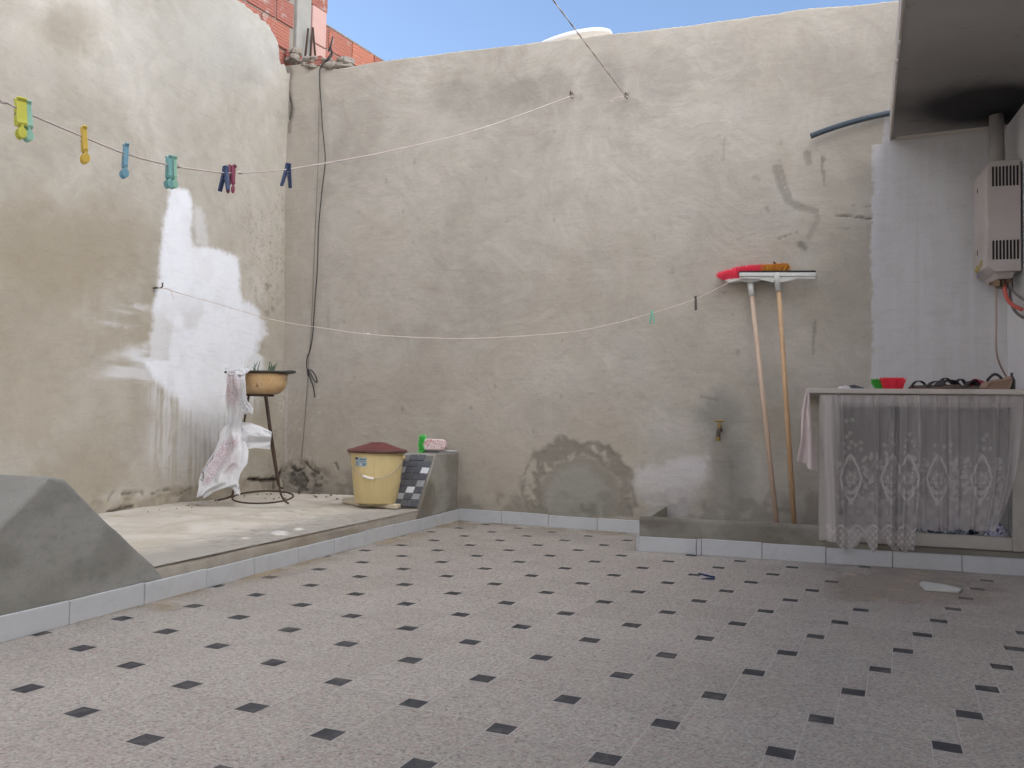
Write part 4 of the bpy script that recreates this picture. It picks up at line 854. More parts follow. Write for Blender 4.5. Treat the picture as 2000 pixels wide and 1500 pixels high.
mesh_obj('bristles', *bristles(pts, dr, .056, .0013, 1, 5, .08), M_brr, hb); o = mesh_obj('bristles', *bristles(ptg, dg, .052, .0017, 2, 4, .05), M_brg, hb)
# small litter at the counter's left end
cl = cpt(1650, .15); cloth_heap('folded_cloth', 'crumpled white rag lying on the left end of the counter', (cl[0], cl[1], ZC), (.035, .03, .02), simple('white rag', (212, 208, 206), .9, .06, 20), 31)
cl2 = cpt(1668, .3); cloth_heap('folded_cloth', 'crumpled dark grey rag behind the white one on the counter', (cl2[0], cl2[1], ZC), (.06, .03, .026), simple('dark rag', (84, 84, 88), .9, .15, 20), 33)

# ------------------------------------------------------------------ clothes pegs
pegmats = {}
def pm(c):
    if c not in pegmats: pegmats[c] = simple('peg plastic %d %d %d' % c, c, .4, .08, 40)
    return pegmats[c]
M_spring = simple('steel spring', (150, 150, 150), .35, .1, 30, metal=.9)
def peg(label, p, along, c1, ball=True, tilt=0., ln=.074, open_=.0, name='clothes_peg', grp='plastic pegs on the clotheslines', frame=None, flat=False, pxw=1.):
    """p: where the line is gripped; along: direction of the line; jaws up, grips (ball or plain ends) down"""
    t = thing(name, label, 'clothes peg', p, grp)
    a = np.array([along[0], along[1], 0.]); a /= np.linalg.norm(a); n_ = np.array([-a[1], a[0], 0.]); z = np.array([0, 0, 1.])
    M = Matrix((Vector(a), Vector(n_), Vector(z))).transposed().to_4x4()
    if frame is not None: M = frame
    M = Matrix.Translation(Vector(tuple(map(float, p)))) @ M @ Matrix.Rotation(tilt, 4, 'Y')
    w = .0105*pxw*.5
    for s in (-1, 1):
        if ball:   # arm: jaw above, body, waist, round grip
            pr = [(-.046, .0045), (-.032, .009), (-.027, .0075), (.0, .006), (.018, .0055), (.021, .010)]
            pts = []
            th = .0035
            side = [(.018, .001), (.021, .0085), (.0185, .0095), (.013, .0065), (-.018, .0080), (-.024, .0088), (-.029, .0065), (-.029, .0025), (-.012, .0015)]
            poly = [(-w, s*y, z_) for z_, y in side]; parts = [prism(poly, (0, 0, 0), (2*w, 0, 0))]
            disc = []
            for k in range(18): th_ = 2*math.pi*k/18; disc.append((.0072*math.cos(th_), 0, -.041+.0098*math.sin(th_)))
            parts.append(prism([(x, s*.0045, z_) for x, _, z_ in disc], (0, 0, 0), (0, s*.004, 0)))
            parts.append(box((0, s*.006, -.030), (.004, .004, .008)))
        else:
            side = [(.016, .0008), (.016, .0060), (.0, .0072), (-.014, .0105), (-ln+.022, .0165), (-ln+.021, .0115), (-.012, .002), (.0, .0012)]
            parts = [prism([(-w*.95, s*y, z_) for z_, y in side], (0, 0, 0), (2*w*.95, 0, 0))]
        o = mesh_obj('arm', *xf(merge(*parts), M), pm(c1), t); bevel(o, .0008, 1)
    coil = [(w*1.15*math.cos(q_)*0+(-w*1.1+2.2*w*q_/(6*math.pi)), .0045*math.cos(q_), -.011+.0045*math.sin(q_)) for q_ in np.linspace(0, 6*math.pi, 40)]
    mesh_obj('spring', *xf(tube(coil, .0008, 5), M), M_spring, t, None, True)
    return t
# line 1: from the left foreground to a hook in the back wall
H1 = BW.px(1115, 187, .035)
a0 = np.array([-.855, 1.5]); b0 = H1[:2]; dL = (b0-a0)/np.linalg.norm(b0-a0); PL1 = Plane(tuple(a0), math.degrees(math.atan2(dL[1], dL[0])))
L1 = [(-90, 152), (0, 194), (43, 216), (100, 241), (160, 266), (245, 300), (333, 323), (390, 332), (450, 338), (505, 336), (565, 330), (700, 307), (800, 286), (900, 262), (1000, 230), (1115, 187)]
P1 = [PL1.px(x, y) for x, y in L1]; P1[-1] = H1
e = P1[0]; dir0 = (P1[0]-P1[1])/np.linalg.norm(P1[0]-P1[1]); P1 = [e+dir0*2.2+np.array([0, 0, .35]), e+dir0*.9+np.array([0, 0, .05])]+P1
M_rope = simple('white nylon line', (214, 200, 194), .7, .1, 200, .6, 900)
C1 = spline(P1, 260); cl1 = thing('clothesline', 'pale nylon line carrying the big coloured pegs, highest on the left', 'clothesline', C1[-1])
mesh_obj('rope', *tube(C1, .0018, 6), M_rope, cl1, None, True)
# knots
for x, y in ((348, 325), (467, 337)): mesh_obj('knot', *sphere(PL1.px(x, y), .0042, 8, 6, (1.5, 1, 1)), M_rope, cl1, None, True)
M_rust = simple('rusty iron', (78, 60, 50), .75, .3, 40, .5, 150, metal=.3)
def hook(parent, p, plane, up=.03):
    q_ = [p-plane.n*.09, p-plane.n*.0, p+plane.n*.008+np.array([0, 0, .006]), p+plane.n*.008+np.array([0, 0, up])]
    mesh_obj('hook', *tube(q_, .0042, 8), M_rust, parent, None, True)
    v = []
    for k in range(3):
        P = [p-plane.n*(.004+.006*k)+plane.d*(.006*math.cos(a))+np.array([0, 0, .006*math.sin(a)]) for a in np.linspace(0, 2*math.pi, 13)[:-1]]
        v.append(tube(P, .0022, 6, True))
    mesh_obj('knot', *merge(*v), M_rope, parent, None, True)
hook(cl1, H1, BW)
def on1(x):
    X = [q_[0] for q_ in L1]; return PL1.px(x, float(np.interp(x, X, [q_[1] for q_ in L1])))
def up(p, d): return p+np.array([0, 0, d])
YL, MINT, YEL, BLU, TEAL, NAVY, RED = (200, 200, 84), (150, 196, 178), (206, 174, 76), (112, 156, 176), (116, 166, 166), (44, 62, 100), (140, 66, 90)
vd = np.array([-PL1.n[0], -PL1.n[1], 0])
facing = lambda ang: np.array([math.cos(math.radians(ang)), math.sin(math.radians(ang)), 0])
peg('large lime yellow peg, leftmost on the upper line, overlapping a mint one', on1(40), facing(50), YL, pxw=1.55, tilt=-.06)
peg('pale mint peg half hidden behind the lime yellow peg', on1(52), facing(48), MINT, pxw=1.3, tilt=-.1)
peg('single amber yellow peg on the upper line', on1(164), facing(44), YEL, pxw=.8, tilt=-.08)
peg('single sky blue peg on the upper line, between the amber and teal ones', on1(245), facing(42), BLU, pxw=.8, tilt=.02)
peg('teal blue peg, the left one of a touching pair on the upper line', on1(330), facing(52), TEAL, pxw=.85, tilt=-.02)
peg('pale aqua peg, the right one of a touching pair on the upper line', on1(339), facing(52), (146, 192, 172), pxw=.8, tilt=-.03)
peg('slim navy peg with plain ends touching the blue and plum peg', on1(440), facing(60), NAVY, False, .05, ln=.066)
peg('dark plum peg with a round end beside the slim navy peg', on1(453), facing(80), RED, pxw=1., tilt=.1)
peg('small navy peg with plain spread ends, rightmost on the upper line', on1(562), facing(140), NAVY, False, -.12, ln=.070)

# line 2: sagging line low on the back wall
HL = LW.px(315, 564, .03); HR = BW.px(1512, 516, .04)
PL2 = Plane(tuple(HL[:2]), math.degrees(math.atan2(HR[1]-HL[1], HR[0]-HL[0])))
L2 = [(315, 562), (380, 581), (430, 595), (540, 626), (640, 642), (720, 653), (850, 660.5), (950, 660), (1100, 650), (1190, 634), (1272, 612), (1358, 584), (1420, 554), (1512, 516)]
P2 = [PL2.px(x, y) for x, y in L2]
cl2_ = thing('clothesline', 'thin sagging line strung from the white paint to the brooms', 'clothesline', P2[0])
mesh_obj('rope', *tube(spline(P2, 240), .0023, 6), simple('faded line', (206, 194, 184), .8, .1, 200), cl2_, None, True)
mesh_obj('knot', *sphere(PL2.px(719, 653), .008, 8, 6, (1.6, 1, 1)), M_rope, cl2_, None, True)
hook(cl2_, P2[0], LW); mesh_obj('rope_end', *tube(spline([P2[0], PL2.px(332, 566), PL2.px(338, 580), PL2.px(339, 586)], 16), .0022, 6), M_rope, cl2_, None, True)
nl = BW.px(1513, 514, .02); mesh_obj('nail', *tube([nl-BW.n*.05, nl+BW.n*.03], .005, 8), M_rust, cl2_)
on2 = lambda x: PL2.px(x, float(np.interp(x, [q_[0] for q_ in L2], [q_[1] for q_ in L2])))
peg('small mint green peg on the low line', on2(1273), facing(60), (120, 196, 168), False, -.12, ln=.082, pxw=.8)
peg('small dark brown peg on the low line close to the brooms', on2(1358.5), facing(-5), (66, 54, 52), False, -.04, ln=.084, pxw=1.2)

# line 3: over the viewer's head
H3 = BW.px(1222, 188, .035); dd = np.array([.385, .923, 0]); d0 = ray(1080, 0); nrm = np.cross(ray(1222, 188), d0)
dirp = np.cross(nrm, [0, 0, 1]); dirp /= np.linalg.norm(dirp); dirp = dirp if dirp[1] < 0 else -dirp
E3 = H3+dirp*6.2
P3 = [H3+(E3-H3)*t for t in np.linspace(0, 1, 30)]
cl3 = thing('clothesline', 'twisted line running overhead from the hook nearest the middle of the back wall', 'clothesline', H3)
tw = []
for s in (0, math.pi):
    k = 500; pts = []
    sd_ = np.cross(dirp, [0, 0, 1])
    for i in range(k):
        t = i/(k-1); c = H3+(E3-H3)*t; a = s+t*6.2/.03*1.; a = s+t*150; pts.append(c+.0018*(math.cos(a)*sd_+math.sin(a)*np.array([0, 0, 1.])))
    tw.append(tube(pts, .0021, 5))
mesh_obj('rope', *merge(*tw), simple('grey beige twisted cord', (176, 162, 148), .8, .15, 200), cl3, None, True); hook(cl3, H3, BW, .02)
mesh_obj('rope_end', *merge(tube(spline([H3, BW.px(1210, 189, .03), BW.px(1200, 192, .03), BW.px(1195, 197, .02)], 16), .0024, 6), sphere(BW.px(1195, 198, .02), .006, 8, 6)), M_rope, cl3, None, True)

# ------------------------------------------------------------------ cable down the back wall
M_cab = simple('black cable', (44, 42, 44), .5, .15, 40); M_cab2 = simple('thin grey wire', (110, 104, 98), .6, .15, 40)
cb_ = thing('cable', 'slack black cable and thin wire hanging down near the wall corner, looped at the end', 'cable', BW.px(600, 740))
def wire(px, off, r, mat, nm, n=120): mesh_obj(nm, *tube(spline([BW.px(x, y, off if not isinstance(off, list) else off[i]) for i, (x, y) in enumerate(px)], n), r, 7), mat, cb_, None, True)
wire([(650, 100), (637, 118), (626, 132), (624, 150), (627, 200), (630, 250), (634, 290), (635, 320), (628, 380), (622, 450), (620, 520), (615, 590), (611, 650), (606, 682), (600, 698), (599, 716), (602, 735)], .025, .0042, M_cab, 'black_wire')
wire([(624, 136), (623, 200), (622, 300), (617, 420), (612, 540), (608, 640), (604, 690), (601, 740), (597, 800), (592, 860), (588, 905)], .012, .0022, M_cab2, 'thin_wire')
wire([(600, 722), (609, 724), (617, 736), (619, 746), (613, 742), (606, 728), (602, 724), (606, 738), (612, 756), (615, 776)], .03, .0045, M_cab, 'cable_loop', 80)

# ------------------------------------------------------------------ grey hose at the slab and tap
hs = [BW.px(1742, 220, .03), BW.px(1700, 229, .04), BW.px(1655, 241, .045), BW.px(1615, 254, .05), BW.px(1583, 266, .05)]
o = mesh_obj('hose', *tube(spline(hs, 40), .0155, 16), simple('dark blue grey pvc', (62, 74, 84), .35, .08, 10), None, None, True); tag(o, 'short dark blue grey hose sticking out beside the roof slab', 'hose')
M_brass = simple('tarnished brass', (150, 122, 70), .4, .25, 60, metal=.8); M_tapb = simple('dirty tap metal', (84, 78, 72), .5, .3, 60, metal=.6)
tp = BW.px(1408, 840, .0); tap = thing('tap', 'brass T handled tap sticking out of the wet grey stain', 'tap', tp)
w_ = BW.n; z_ = np.array([0, 0, 1.])
mesh_obj('spout', *merge(tube([tp-w_*.01, tp+w_*.035], .011, 12), tube(spline([tp+w_*.03, tp+w_*.055+z_*.002, tp+w_*.07-z_*.012, tp+w_*.072-z_*.05], 16), [.011]*15+[.012], 12) if False else tube(spline([tp+w_*.03, tp+w_*.055+z_*.002, tp+w_*.07-z_*.012, tp+w_*.072-z_*.055], 15), .011, 12)), M_tapb, tap, None, True)
mesh_obj('collar', *tube([tp+w_*.04, tp+w_*.04+z_*.028], .012, 8), M_brass, tap); mesh_obj('nozzle', *tube([tp+w_*.072-z_*.04, tp+w_*.072-z_*.06], .0135, 10), M_brass, tap)
mesh_obj('handle', *merge(tube([tp+w_*.04+z_*.028, tp+w_*.04+z_*.052], .005, 8), tube([tp+w_*.04+z_*.052-BW.d*.026, tp+w_*.04+z_*.052+BW.d*.026], [.005, .006], 8)), M_brass, tap)

# ------------------------------------------------------------------ brooms leaning on the wall
M_wood = simple('raw wood handle', (196, 172, 152), .65, .14, 6, .15, 60, stretch=(30, 30, 2), dirt=((176, 138, 108), .4)); M_wood2 = simple('varnished wood handle', (190, 156, 120), .55, .16, 6, .15, 60, stretch=(30, 30, 2), dirt=((168, 122, 80), .5))
M_wp = simple('white grey plastic', (206, 206, 202), .45, .05, 12, dirt=((150, 146, 140), .3)); M_rub = simple('black rubber blade', (26, 24, 24), .7, .1, 30)
def pole(x0, y0, off0, x1, y1, off1): return BW.px(x0, y0, off0), BW.px(x1, y1, off1)
# push broom, bristles up
ht, hb_ = pole(1466, 556, .05, 1518, 1032, .24)
br = thing('broom', 'broom standing bristles up, coral and orange bristles on a grey plastic head', 'broom', hb_)
mesh_obj('handle', *tube([ht, ht+(hb_-ht)*.5, hb_], [.0125, .0135, .0135], 14), M_wood, br, None, True)
ax_ = (BW.px(1500, 543, .05)-BW.px(1420, 551, .05)); ax_ /= np.linalg.norm(ax_)
l0 = BW.px(1420, 549, .05); l1 = BW.px(1530, 541, .05); Lb = np.linalg.norm(l1-l0); upv = np.cross(BW.n, ax_); upv = upv if upv[2] > 0 else -upv
prf = [(0, -.009), (.02, -.012), (Lb*.25, -.012), (Lb*.40, -.026), (Lb*.48, -.026), (Lb*.66, -.010), (Lb-.02, -.008), (Lb, -.002), (Lb, .008), (0, .010), (-.008, .002)]
o = mesh_obj('head', *prism([l0+ax_*u+upv*v_-BW.n*.02 for u, v_ in prf], (0, 0, 0), BW.n*.045), M_wp, br); bevel(o, .005, 3)
mesh_obj('socket', *tube([ht+(ht-hb_)/np.linalg.norm(ht-hb_)*.02, ht-(ht-hb_)/np.linalg.norm(ht-hb_)*.07], [.019, .0155], 14), M_wp, br, None, True)
for lab, lo, hi, mt_, sd2 in (('coral pink bristles', 0., .62, M_brp, 3), ('orange bristles', .62, 1., M_bro, 4)):
    rp = []; rd_ = []
    for i in range(40):
        f = lo+(hi-lo)*i/39; arch = math.sin(math.pi*min(1, f*.9+.08))
        for j in range(7):
            p = l0+ax_*(f*Lb)+upv*.006+BW.n*(-.018+.04*j/6); sp_ = (f-.5)*1.3+(-.9*(1-f*4) if f < .25 else 0)
            d_ = upv+ax_*sp_*.9+BW.n*(-.25+.5*j/6); rp.append(p); rd_.append(d_/np.linalg.norm(d_))
    o = mesh_obj('bristles', *bristles(rp, rd_, .064 if mt_ is M_brp else .060, .0011, sd2, 9, .13), mt_, br); o['label'] = lab
# squeegee
ht2, hb2 = pole(1520, 553, .09, 1552, 1034, .26)
sq = thing('squeegee', 'floor squeegee with white head and black rubber, turned upside down against the wall', 'squeegee', hb2)
mesh_obj('handle', *tube([ht2, ht2+(hb2-ht2)*.5, hb2], [.0125, .0135, .0135], 14), M_wood2, sq, None, True)
s0 = BW.px(1444, 537, .095); s1_ = BW.px(1594, 537, .095); ax2 = (s1_-s0); Ls = np.linalg.norm(ax2); ax2 /= Ls; up2 = np.cross(BW.n, ax2); up2 = up2 if up2[2] > 0 else -up2
def sp_(u, v_, o_): return s0+ax2*u+up2*v_+BW.n*o_
o = mesh_obj('head', *merge(prism([sp_(u, v_, -.012) for u, v_ in ((0, -.009), (Ls, -.009), (Ls, .013), (0, .013))], (0, 0, 0), BW.n*.02), prism([sp_(u, v_, -.010) for u, v_ in ((.004, -.022), (Ls-.004, -.022), (Ls-.004, -.0095), (.004, -.0095))], (0, 0, 0), BW.n*.012)), M_wp, sq); bevel(o, .003, 2)
mesh_obj('brace', *merge(prism([sp_(Ls*.5+s*.012, -.0225, -.006) for s in (0,)]+[sp_(Ls*.5-.02, -.042, -.006), sp_(Ls*.5-.105, -.0225, -.006)], (0, 0, 0), BW.n*.01), prism([sp_(Ls*.5, -.0225, -.0065), sp_(Ls*.5+.105, -.0225, -.0065), sp_(Ls*.5+.02, -.042, -.0065)], (0, 0, 0), BW.n*.0102)), M_wp, sq)
mesh_obj('socket', *tube([sp_(Ls*.5, .012, .012), sp_(Ls*.5+.001, -.02, .004), ht2+(hb2-ht2)*.035], [.012, .016, .0165], 14), M_wp, sq, None, True)
mesh_obj('rubber_blade', *prism([sp_(u, v_, -.014) for u, v_ in ((-.004, .0), (Ls-.006, .0), (Ls-.002, .022), (Ls-.010, .0245), (0, .022), (-.006, .014))], (0, 0, 0), BW.n*.018), M_rub, sq)

# ------------------------------------------------------------------ bucket with lid
bc = np.array([0, 5.2]); d_ = ray(735, 960); bX = d_[0]/d_[1]*5.2; BC = np.array([bX, 5.2, .0]); zs = .148
M_slab = simple('cream stone offcut', (206, 194, 170), .6, .08, 14, .1, 60)
sl_ = [floor_pt(x, y, zs) for x, y in ((668, 976), (700, 966), (792, 968), (786, 985), (776, 988), (700, 983))]
o = mesh_obj('stone_slab', *prism([(p[0], p[1], zs+.006) for p in sl_], (0, 0, 0), (0, 0, -.024)), M_slab); bevel(o, .002, 1); tag(o, 'thin cream stone offcut under the yellow bucket', 'stone slab')
zs += .006
bk = thing('bucket', 'cream yellow plastic bucket with maroon lid on the platform', 'bucket', (BC[0], BC[1], zs))
TB = Matrix.Translation(Vector((BC[0], BC[1], zs)))
M_buck = simple('cream yellow plastic', (214, 194, 142), .38, .04, 4, dirt=((186, 166, 122), .3)); M_lid = simple('maroon plastic', (104, 52, 50), .38, .1, 8, dirt=((128, 92, 84), .5))
fl_ = lambda a, z: (-.016*max(0, math.cos(a*16))**10 if .05 < z < .27 else 0)
hB = .312
o = mesh_obj('body', *xf(lathe([(.112, 0), (.122, .002), (.127, .010), (.1285, .03), (.130, .032), (.143, .14), (.1535, .24), (.157, .285), (.160, hB), (.154, hB)], 144, fl_), TB), M_buck, bk, None, True); bevel(o, .001, 1, 50)
mesh_obj('lid_rim', *xf(tube([(.1735*math.cos(a), .1735*math.sin(a), hB-.002) for a in np.linspace(0, 2*math.pi, 65)[:-1]], .0075, 10, True), TB), simple('dark maroon rim', (80, 50, 46), .45, .1, 10), bk, None, True)
lid = mesh_obj('lid', *xf(lathe([(.150, hB-.012), (.172, hB-.012), (.178, hB-.004), (.176, hB+.006), (.166, hB+.010), (.160, hB+.008), (.150, hB+.013), (.10, hB+.030), (.055, hB+.044), (.045, hB+.050), (.030, hB+.050), (.024, hB+.046), (.010, hB+.045)], 96, lambda a, z: (.004*math.cos(a*12) if hB+.012 < z < hB+.04 else 0)), TB), M_lid, bk, None, True); bevel(lid, .001, 1, 60)
hn = []
for a in np.linspace(0, math.pi, 40):
    hn.append((BC[0]-.166*math.cos(a)*1.0, BC[1]-.02-.142*math.sin(a)**.8, zs+hB-.03-.128*math.sin(a)**1.3+.012*math.cos(a)))
M_wire = simple('galvanised wire', (176, 166, 150), .4, .1, 30, metal=.7); wr = mesh_obj('handle', *tube(hn, .0028, 8), M_wire, bk, None, True)
mid = hn[13:21]; mesh_obj('grip', *tube([hn[15], hn[16], hn[17], hn[18], hn[19], hn[20]], .0085, 12), simple('white grip', (226, 218, 206), .4, .04, 20), wr, None, True)
for s in (0, 39): mesh_obj('lug', *sphere(np.array(hn[s])+[.006*(1 if s == 0 else -1), 0, .004], .012, 10, 8, (1, 1, 1.2)), M_buck, bk, None, True)
# sticker on the bucket, following its curve
def sticker(a0_, a1_, z0, z1, mat, off, nm):
    V = []; n = 10
    for k in range(n):
        a = math.radians(a0_+(a1_-a0_)*k/(n-1))
        for z in (z0, z1): r = .130+(.157-.130)*(z-.03)/.255+off; V.append((BC[0]+r*math.sin(a), BC[1]-r*math.cos(a), zs+z))
    return mesh_obj(nm, V, [(2*i, 2*i+2, 2*i+3, 2*i+1) for i in range(n-1)], mat, bk, None, True)
stk = sticker(-46, -14, .222, .275, simple('pale blue sticker', (168, 186, 196), .5, .08, 30), .0018, 'sticker')
for a0_, a1_, z0, z1, c in ((-45, -36, .262, .274, (70, 50, 52)), (-31, -16, .260, .268, (110, 132, 148)), (-44, -34, .226, .252, (140, 160, 176)), (-24, -17, .228, .242, (110, 130, 150)), (-32, -26, .228, .240, (206, 214, 218)), (-30, -16, .250, .254, (130, 150, 164))):
    q_ = sticker(a0_, a1_, z0, z1, simple('print %d' % c[0], c, .5, .05, 40), .0032, 'print'); q_.parent = stk; q_.matrix_parent_inverse = parent_inv(stk)

# brush lying on the tiled block
bp = KB.px(845, 874, -.09); bp[2] = q2[1][1]+.004; bdir = np.array([.97, -.22, 0]); bs = np.array([.22, .97, 0])
bsh = thing('hand_brush', 'scrubbing brush with green bristles and white pink netted back on the tiled block', 'brush', bp)
def B_(u, v_, z): return bp+bdir*u+bs*v_+np.array([0, 0, z])
M_net = print_mat('white body with pink grid', (220, 208, 204), ((196, 130, 140), (214, 200, 196)), 90)
o = mesh_obj('body', *merge(prism([B_(u, -.03, z) for u, z in ((-.05, .012), (.08, .012), (.092, .03), (.088, .066), (.07, .082), (-.045, .084), (-.066, .045))], (0, 0, 0), bs*.06)), M_net, bsh); bevel(o, .008, 3)
mesh_obj('handle', *tube([B_(.05, 0, .012), B_(.10, 0, .006), B_(.17, -.02, .008)], [.008, .009, .006], 10), simple('grey handle', (170, 170, 172), .5, .1, 20), bsh, None, True)
rp = []; rd_ = []
for i in range(16):
    for j in range(12):
        p = B_(-.05+.008*random.random(), -.028+.056*j/11, .012+.066*i/15); d_ = -bdir+np.array([0, 0, (i-7.5)*.09])+bs*(-.3+.6*j/11); rp.append(p); rd_.append(d_/np.linalg.norm(d_))
mesh_obj('bristles', *bristles(rp, rd_, .042, .0010, 8, 5, .22), simple('bright green bristles', (80, 205, 90), .6, .1, 50), bsh)
o = mesh_obj('rag_strip', *tube([B_(-.04, -.02, .004), B_(.0, -.03, .005), B_(.05, -.02, .004)], .006, 8), simple('dark cloth strip', (90, 90, 94), .9, .1, 30), bsh)

# ------------------------------------------------------------------ plant stand with enamel pan
SCx = np.array([depth_pt(514, 962, 5.25)[0], 5.25]); 
stand = thing('plant_stand', 'rusty iron three legged stand with ring foot carrying the old pan', 'plant stand', (SCx[0], SCx[1], ZP))
zr_ = ZP+.045; R0 = .178; ring = []
for a in np.linspace(0, 2*math.pi, 49)[:-1]: ring.append((SCx[0]+R0*math.cos(a), SCx[1]+R0*math.sin(a), zr_+.022*math.sin(a)))
mesh_obj('foot_ring', *tube(ring, .0052, 8, True), M_rust, stand, None, True)
ztop = depth_pt(515, 772, 5.22)[2]; tcx = depth_pt(506, 772, 5.25)[0]; ring = []
for a in np.linspace(0, 2*math.pi, 33)[:-1]: ring.append((tcx+.085*math.cos(a), SCx[1]+.085*math.sin(a), ztop))
mesh_obj('top_ring', *tube(ring, .0052, 8, True), M_rust, stand, None, True)
def leg(px, Ys, offs=None): return mesh_obj('leg', *tube(spline([depth_pt(x, y, Y_) for (x, y), Y_ in zip(px, Ys)], 30), .0062, 8), M_rust, stand, None, True)
leg([(521, 774), (528, 830), (537, 890), (545, 945), (549, 966), (556, 978), (563, 983)], (5.17, 5.14, 5.11, 5.09, 5.08, 5.05, 5.02))
leg([(486, 773), (479, 812), (470, 870), (460, 930), (455, 962), (448, 971), (425, 977)], (5.21, 5.18, 5.14, 5.12, 5.1, 5.07, 5.04))
leg([(517, 770), (525, 830), (535, 900), (543, 945), (552, 954)], (5.33, 5.4, 5.45, 5.48, 5.52))
# enamel pan
pz = ztop+.006; pcx = depth_pt(513, 750, 5.25)[0]; TP = Matrix.Translation(Vector((pcx, SCx[1], pz))) @ Matrix.Rotation(math.radians(-1.5), 4, 'Y')
pan = thing('planter_pan', 'old tan enamel cooking pan with dark rim used as a planter on the stand', 'pan', (pcx, SCx[1], pz))
m = NT('tan enamel burnt at the base'); sepx = m.n('ShaderNodeSeparateXYZ'); m.l(m.coord('Object'), sepx.inputs[0])
n_ = m.noise(14, 6, .65, .8); col = m.mix(m.ramp(n_, .4, .65), lin((196, 160, 112)), lin((206, 178, 140))); col = m.mix(m.ramp(m.noise(22, 5, .7, 1), .6, .68), col, lin((150, 104, 66))); col = m.mix(m.ramp(m.noise(9, 5, .6, .5), .62, .7), col, lin((196, 128, 100)))
m.l(col, m.b.inputs['Base Color']); m.b.inputs['Roughness'].default_value = .35; M_enam = m.m
o = mesh_obj('bowl', *xf(lathe([(.001, 0), (.075, .0), (.10, .006), (.130, .030), (.145, .065), (.148, .10), (.152, .128), (.146, .128), (.142, .10), (.135, .06), (.001, .05)], 72), TP), M_enam, pan, None, True)
M_rim = simple('dark chipped rim', (62, 58, 54), .45, .2, 30)
mesh_obj('rim', *xf(merge(lathe([(.146, .118), (.150, .122), (.170, .128), (.176, .131), (.172, .137), (.150, .133), (.142, .128)], 72)), TP), M_rim, pan, None, True)
for s in (-1, 1):
    P = [(s*.165, -.035, .131), (s*.195, -.032, .133), (s*.212, -.012, .134), (s*.212, .012, .134), (s*.195, .032, .133), (s*.165, .035, .131)]
    mesh_obj('handle', *xf(tube(spline(P, 25), .008, 8), Matrix.Translation((0, 0, 0)) @ TP @ Matrix.Rotation(.25 if s < 0 else -.25, 4, 'Z')), M_rim, pan, None, True)
mesh_obj('soil', *xf(lathe([(.001, .105), (.08, .112), (.14, .108)], 40), TP), simple('dark soil', (66, 52, 42), .95, .3, 60, .6, 120), pan, None, True)
M_al = simple('aloe green', (82, 104, 84), .5, .15, 20)
def sprouts(label, cx, n, h, seed, spread):
    r = random.Random(seed); base = TP @ Vector((cx, -.02, .11)); t = thing('aloe_plant', label, 'plant', base, 'sprouts in the pan')
    for k in range(n):
        a = r.uniform(0, 6.28); ln = h*r.uniform(.6, 1.1); x0, y0 = r.uniform(-spread, spread), r.uniform(-.02, .02); lean = r.uniform(.1, .45)
        P = [(base[0]+x0+lean*ln*math.cos(a)*(q_**1.6), base[1]+y0+lean*ln*math.sin(a)*(q_**1.6), base[2]+ln*q_) for q_ in np.linspace(0, 1, 8)]
        mesh_obj('leaf', *tube(P, [.005*(1-q_)**.7+.0008 for q_ in np.linspace(0, 1, 8)], 6), M_al, t, None, True)
sprouts('tiny green sprout at the bag side of the pan', -.10, 3, .06, 1, .01)
sprouts('thin spread green sprout in the middle of the pan', -.03, 5, .088, 2, .022)
sprouts('dense pointed aloe clump at the right of the pan', .055, 11, .085, 3, .016)

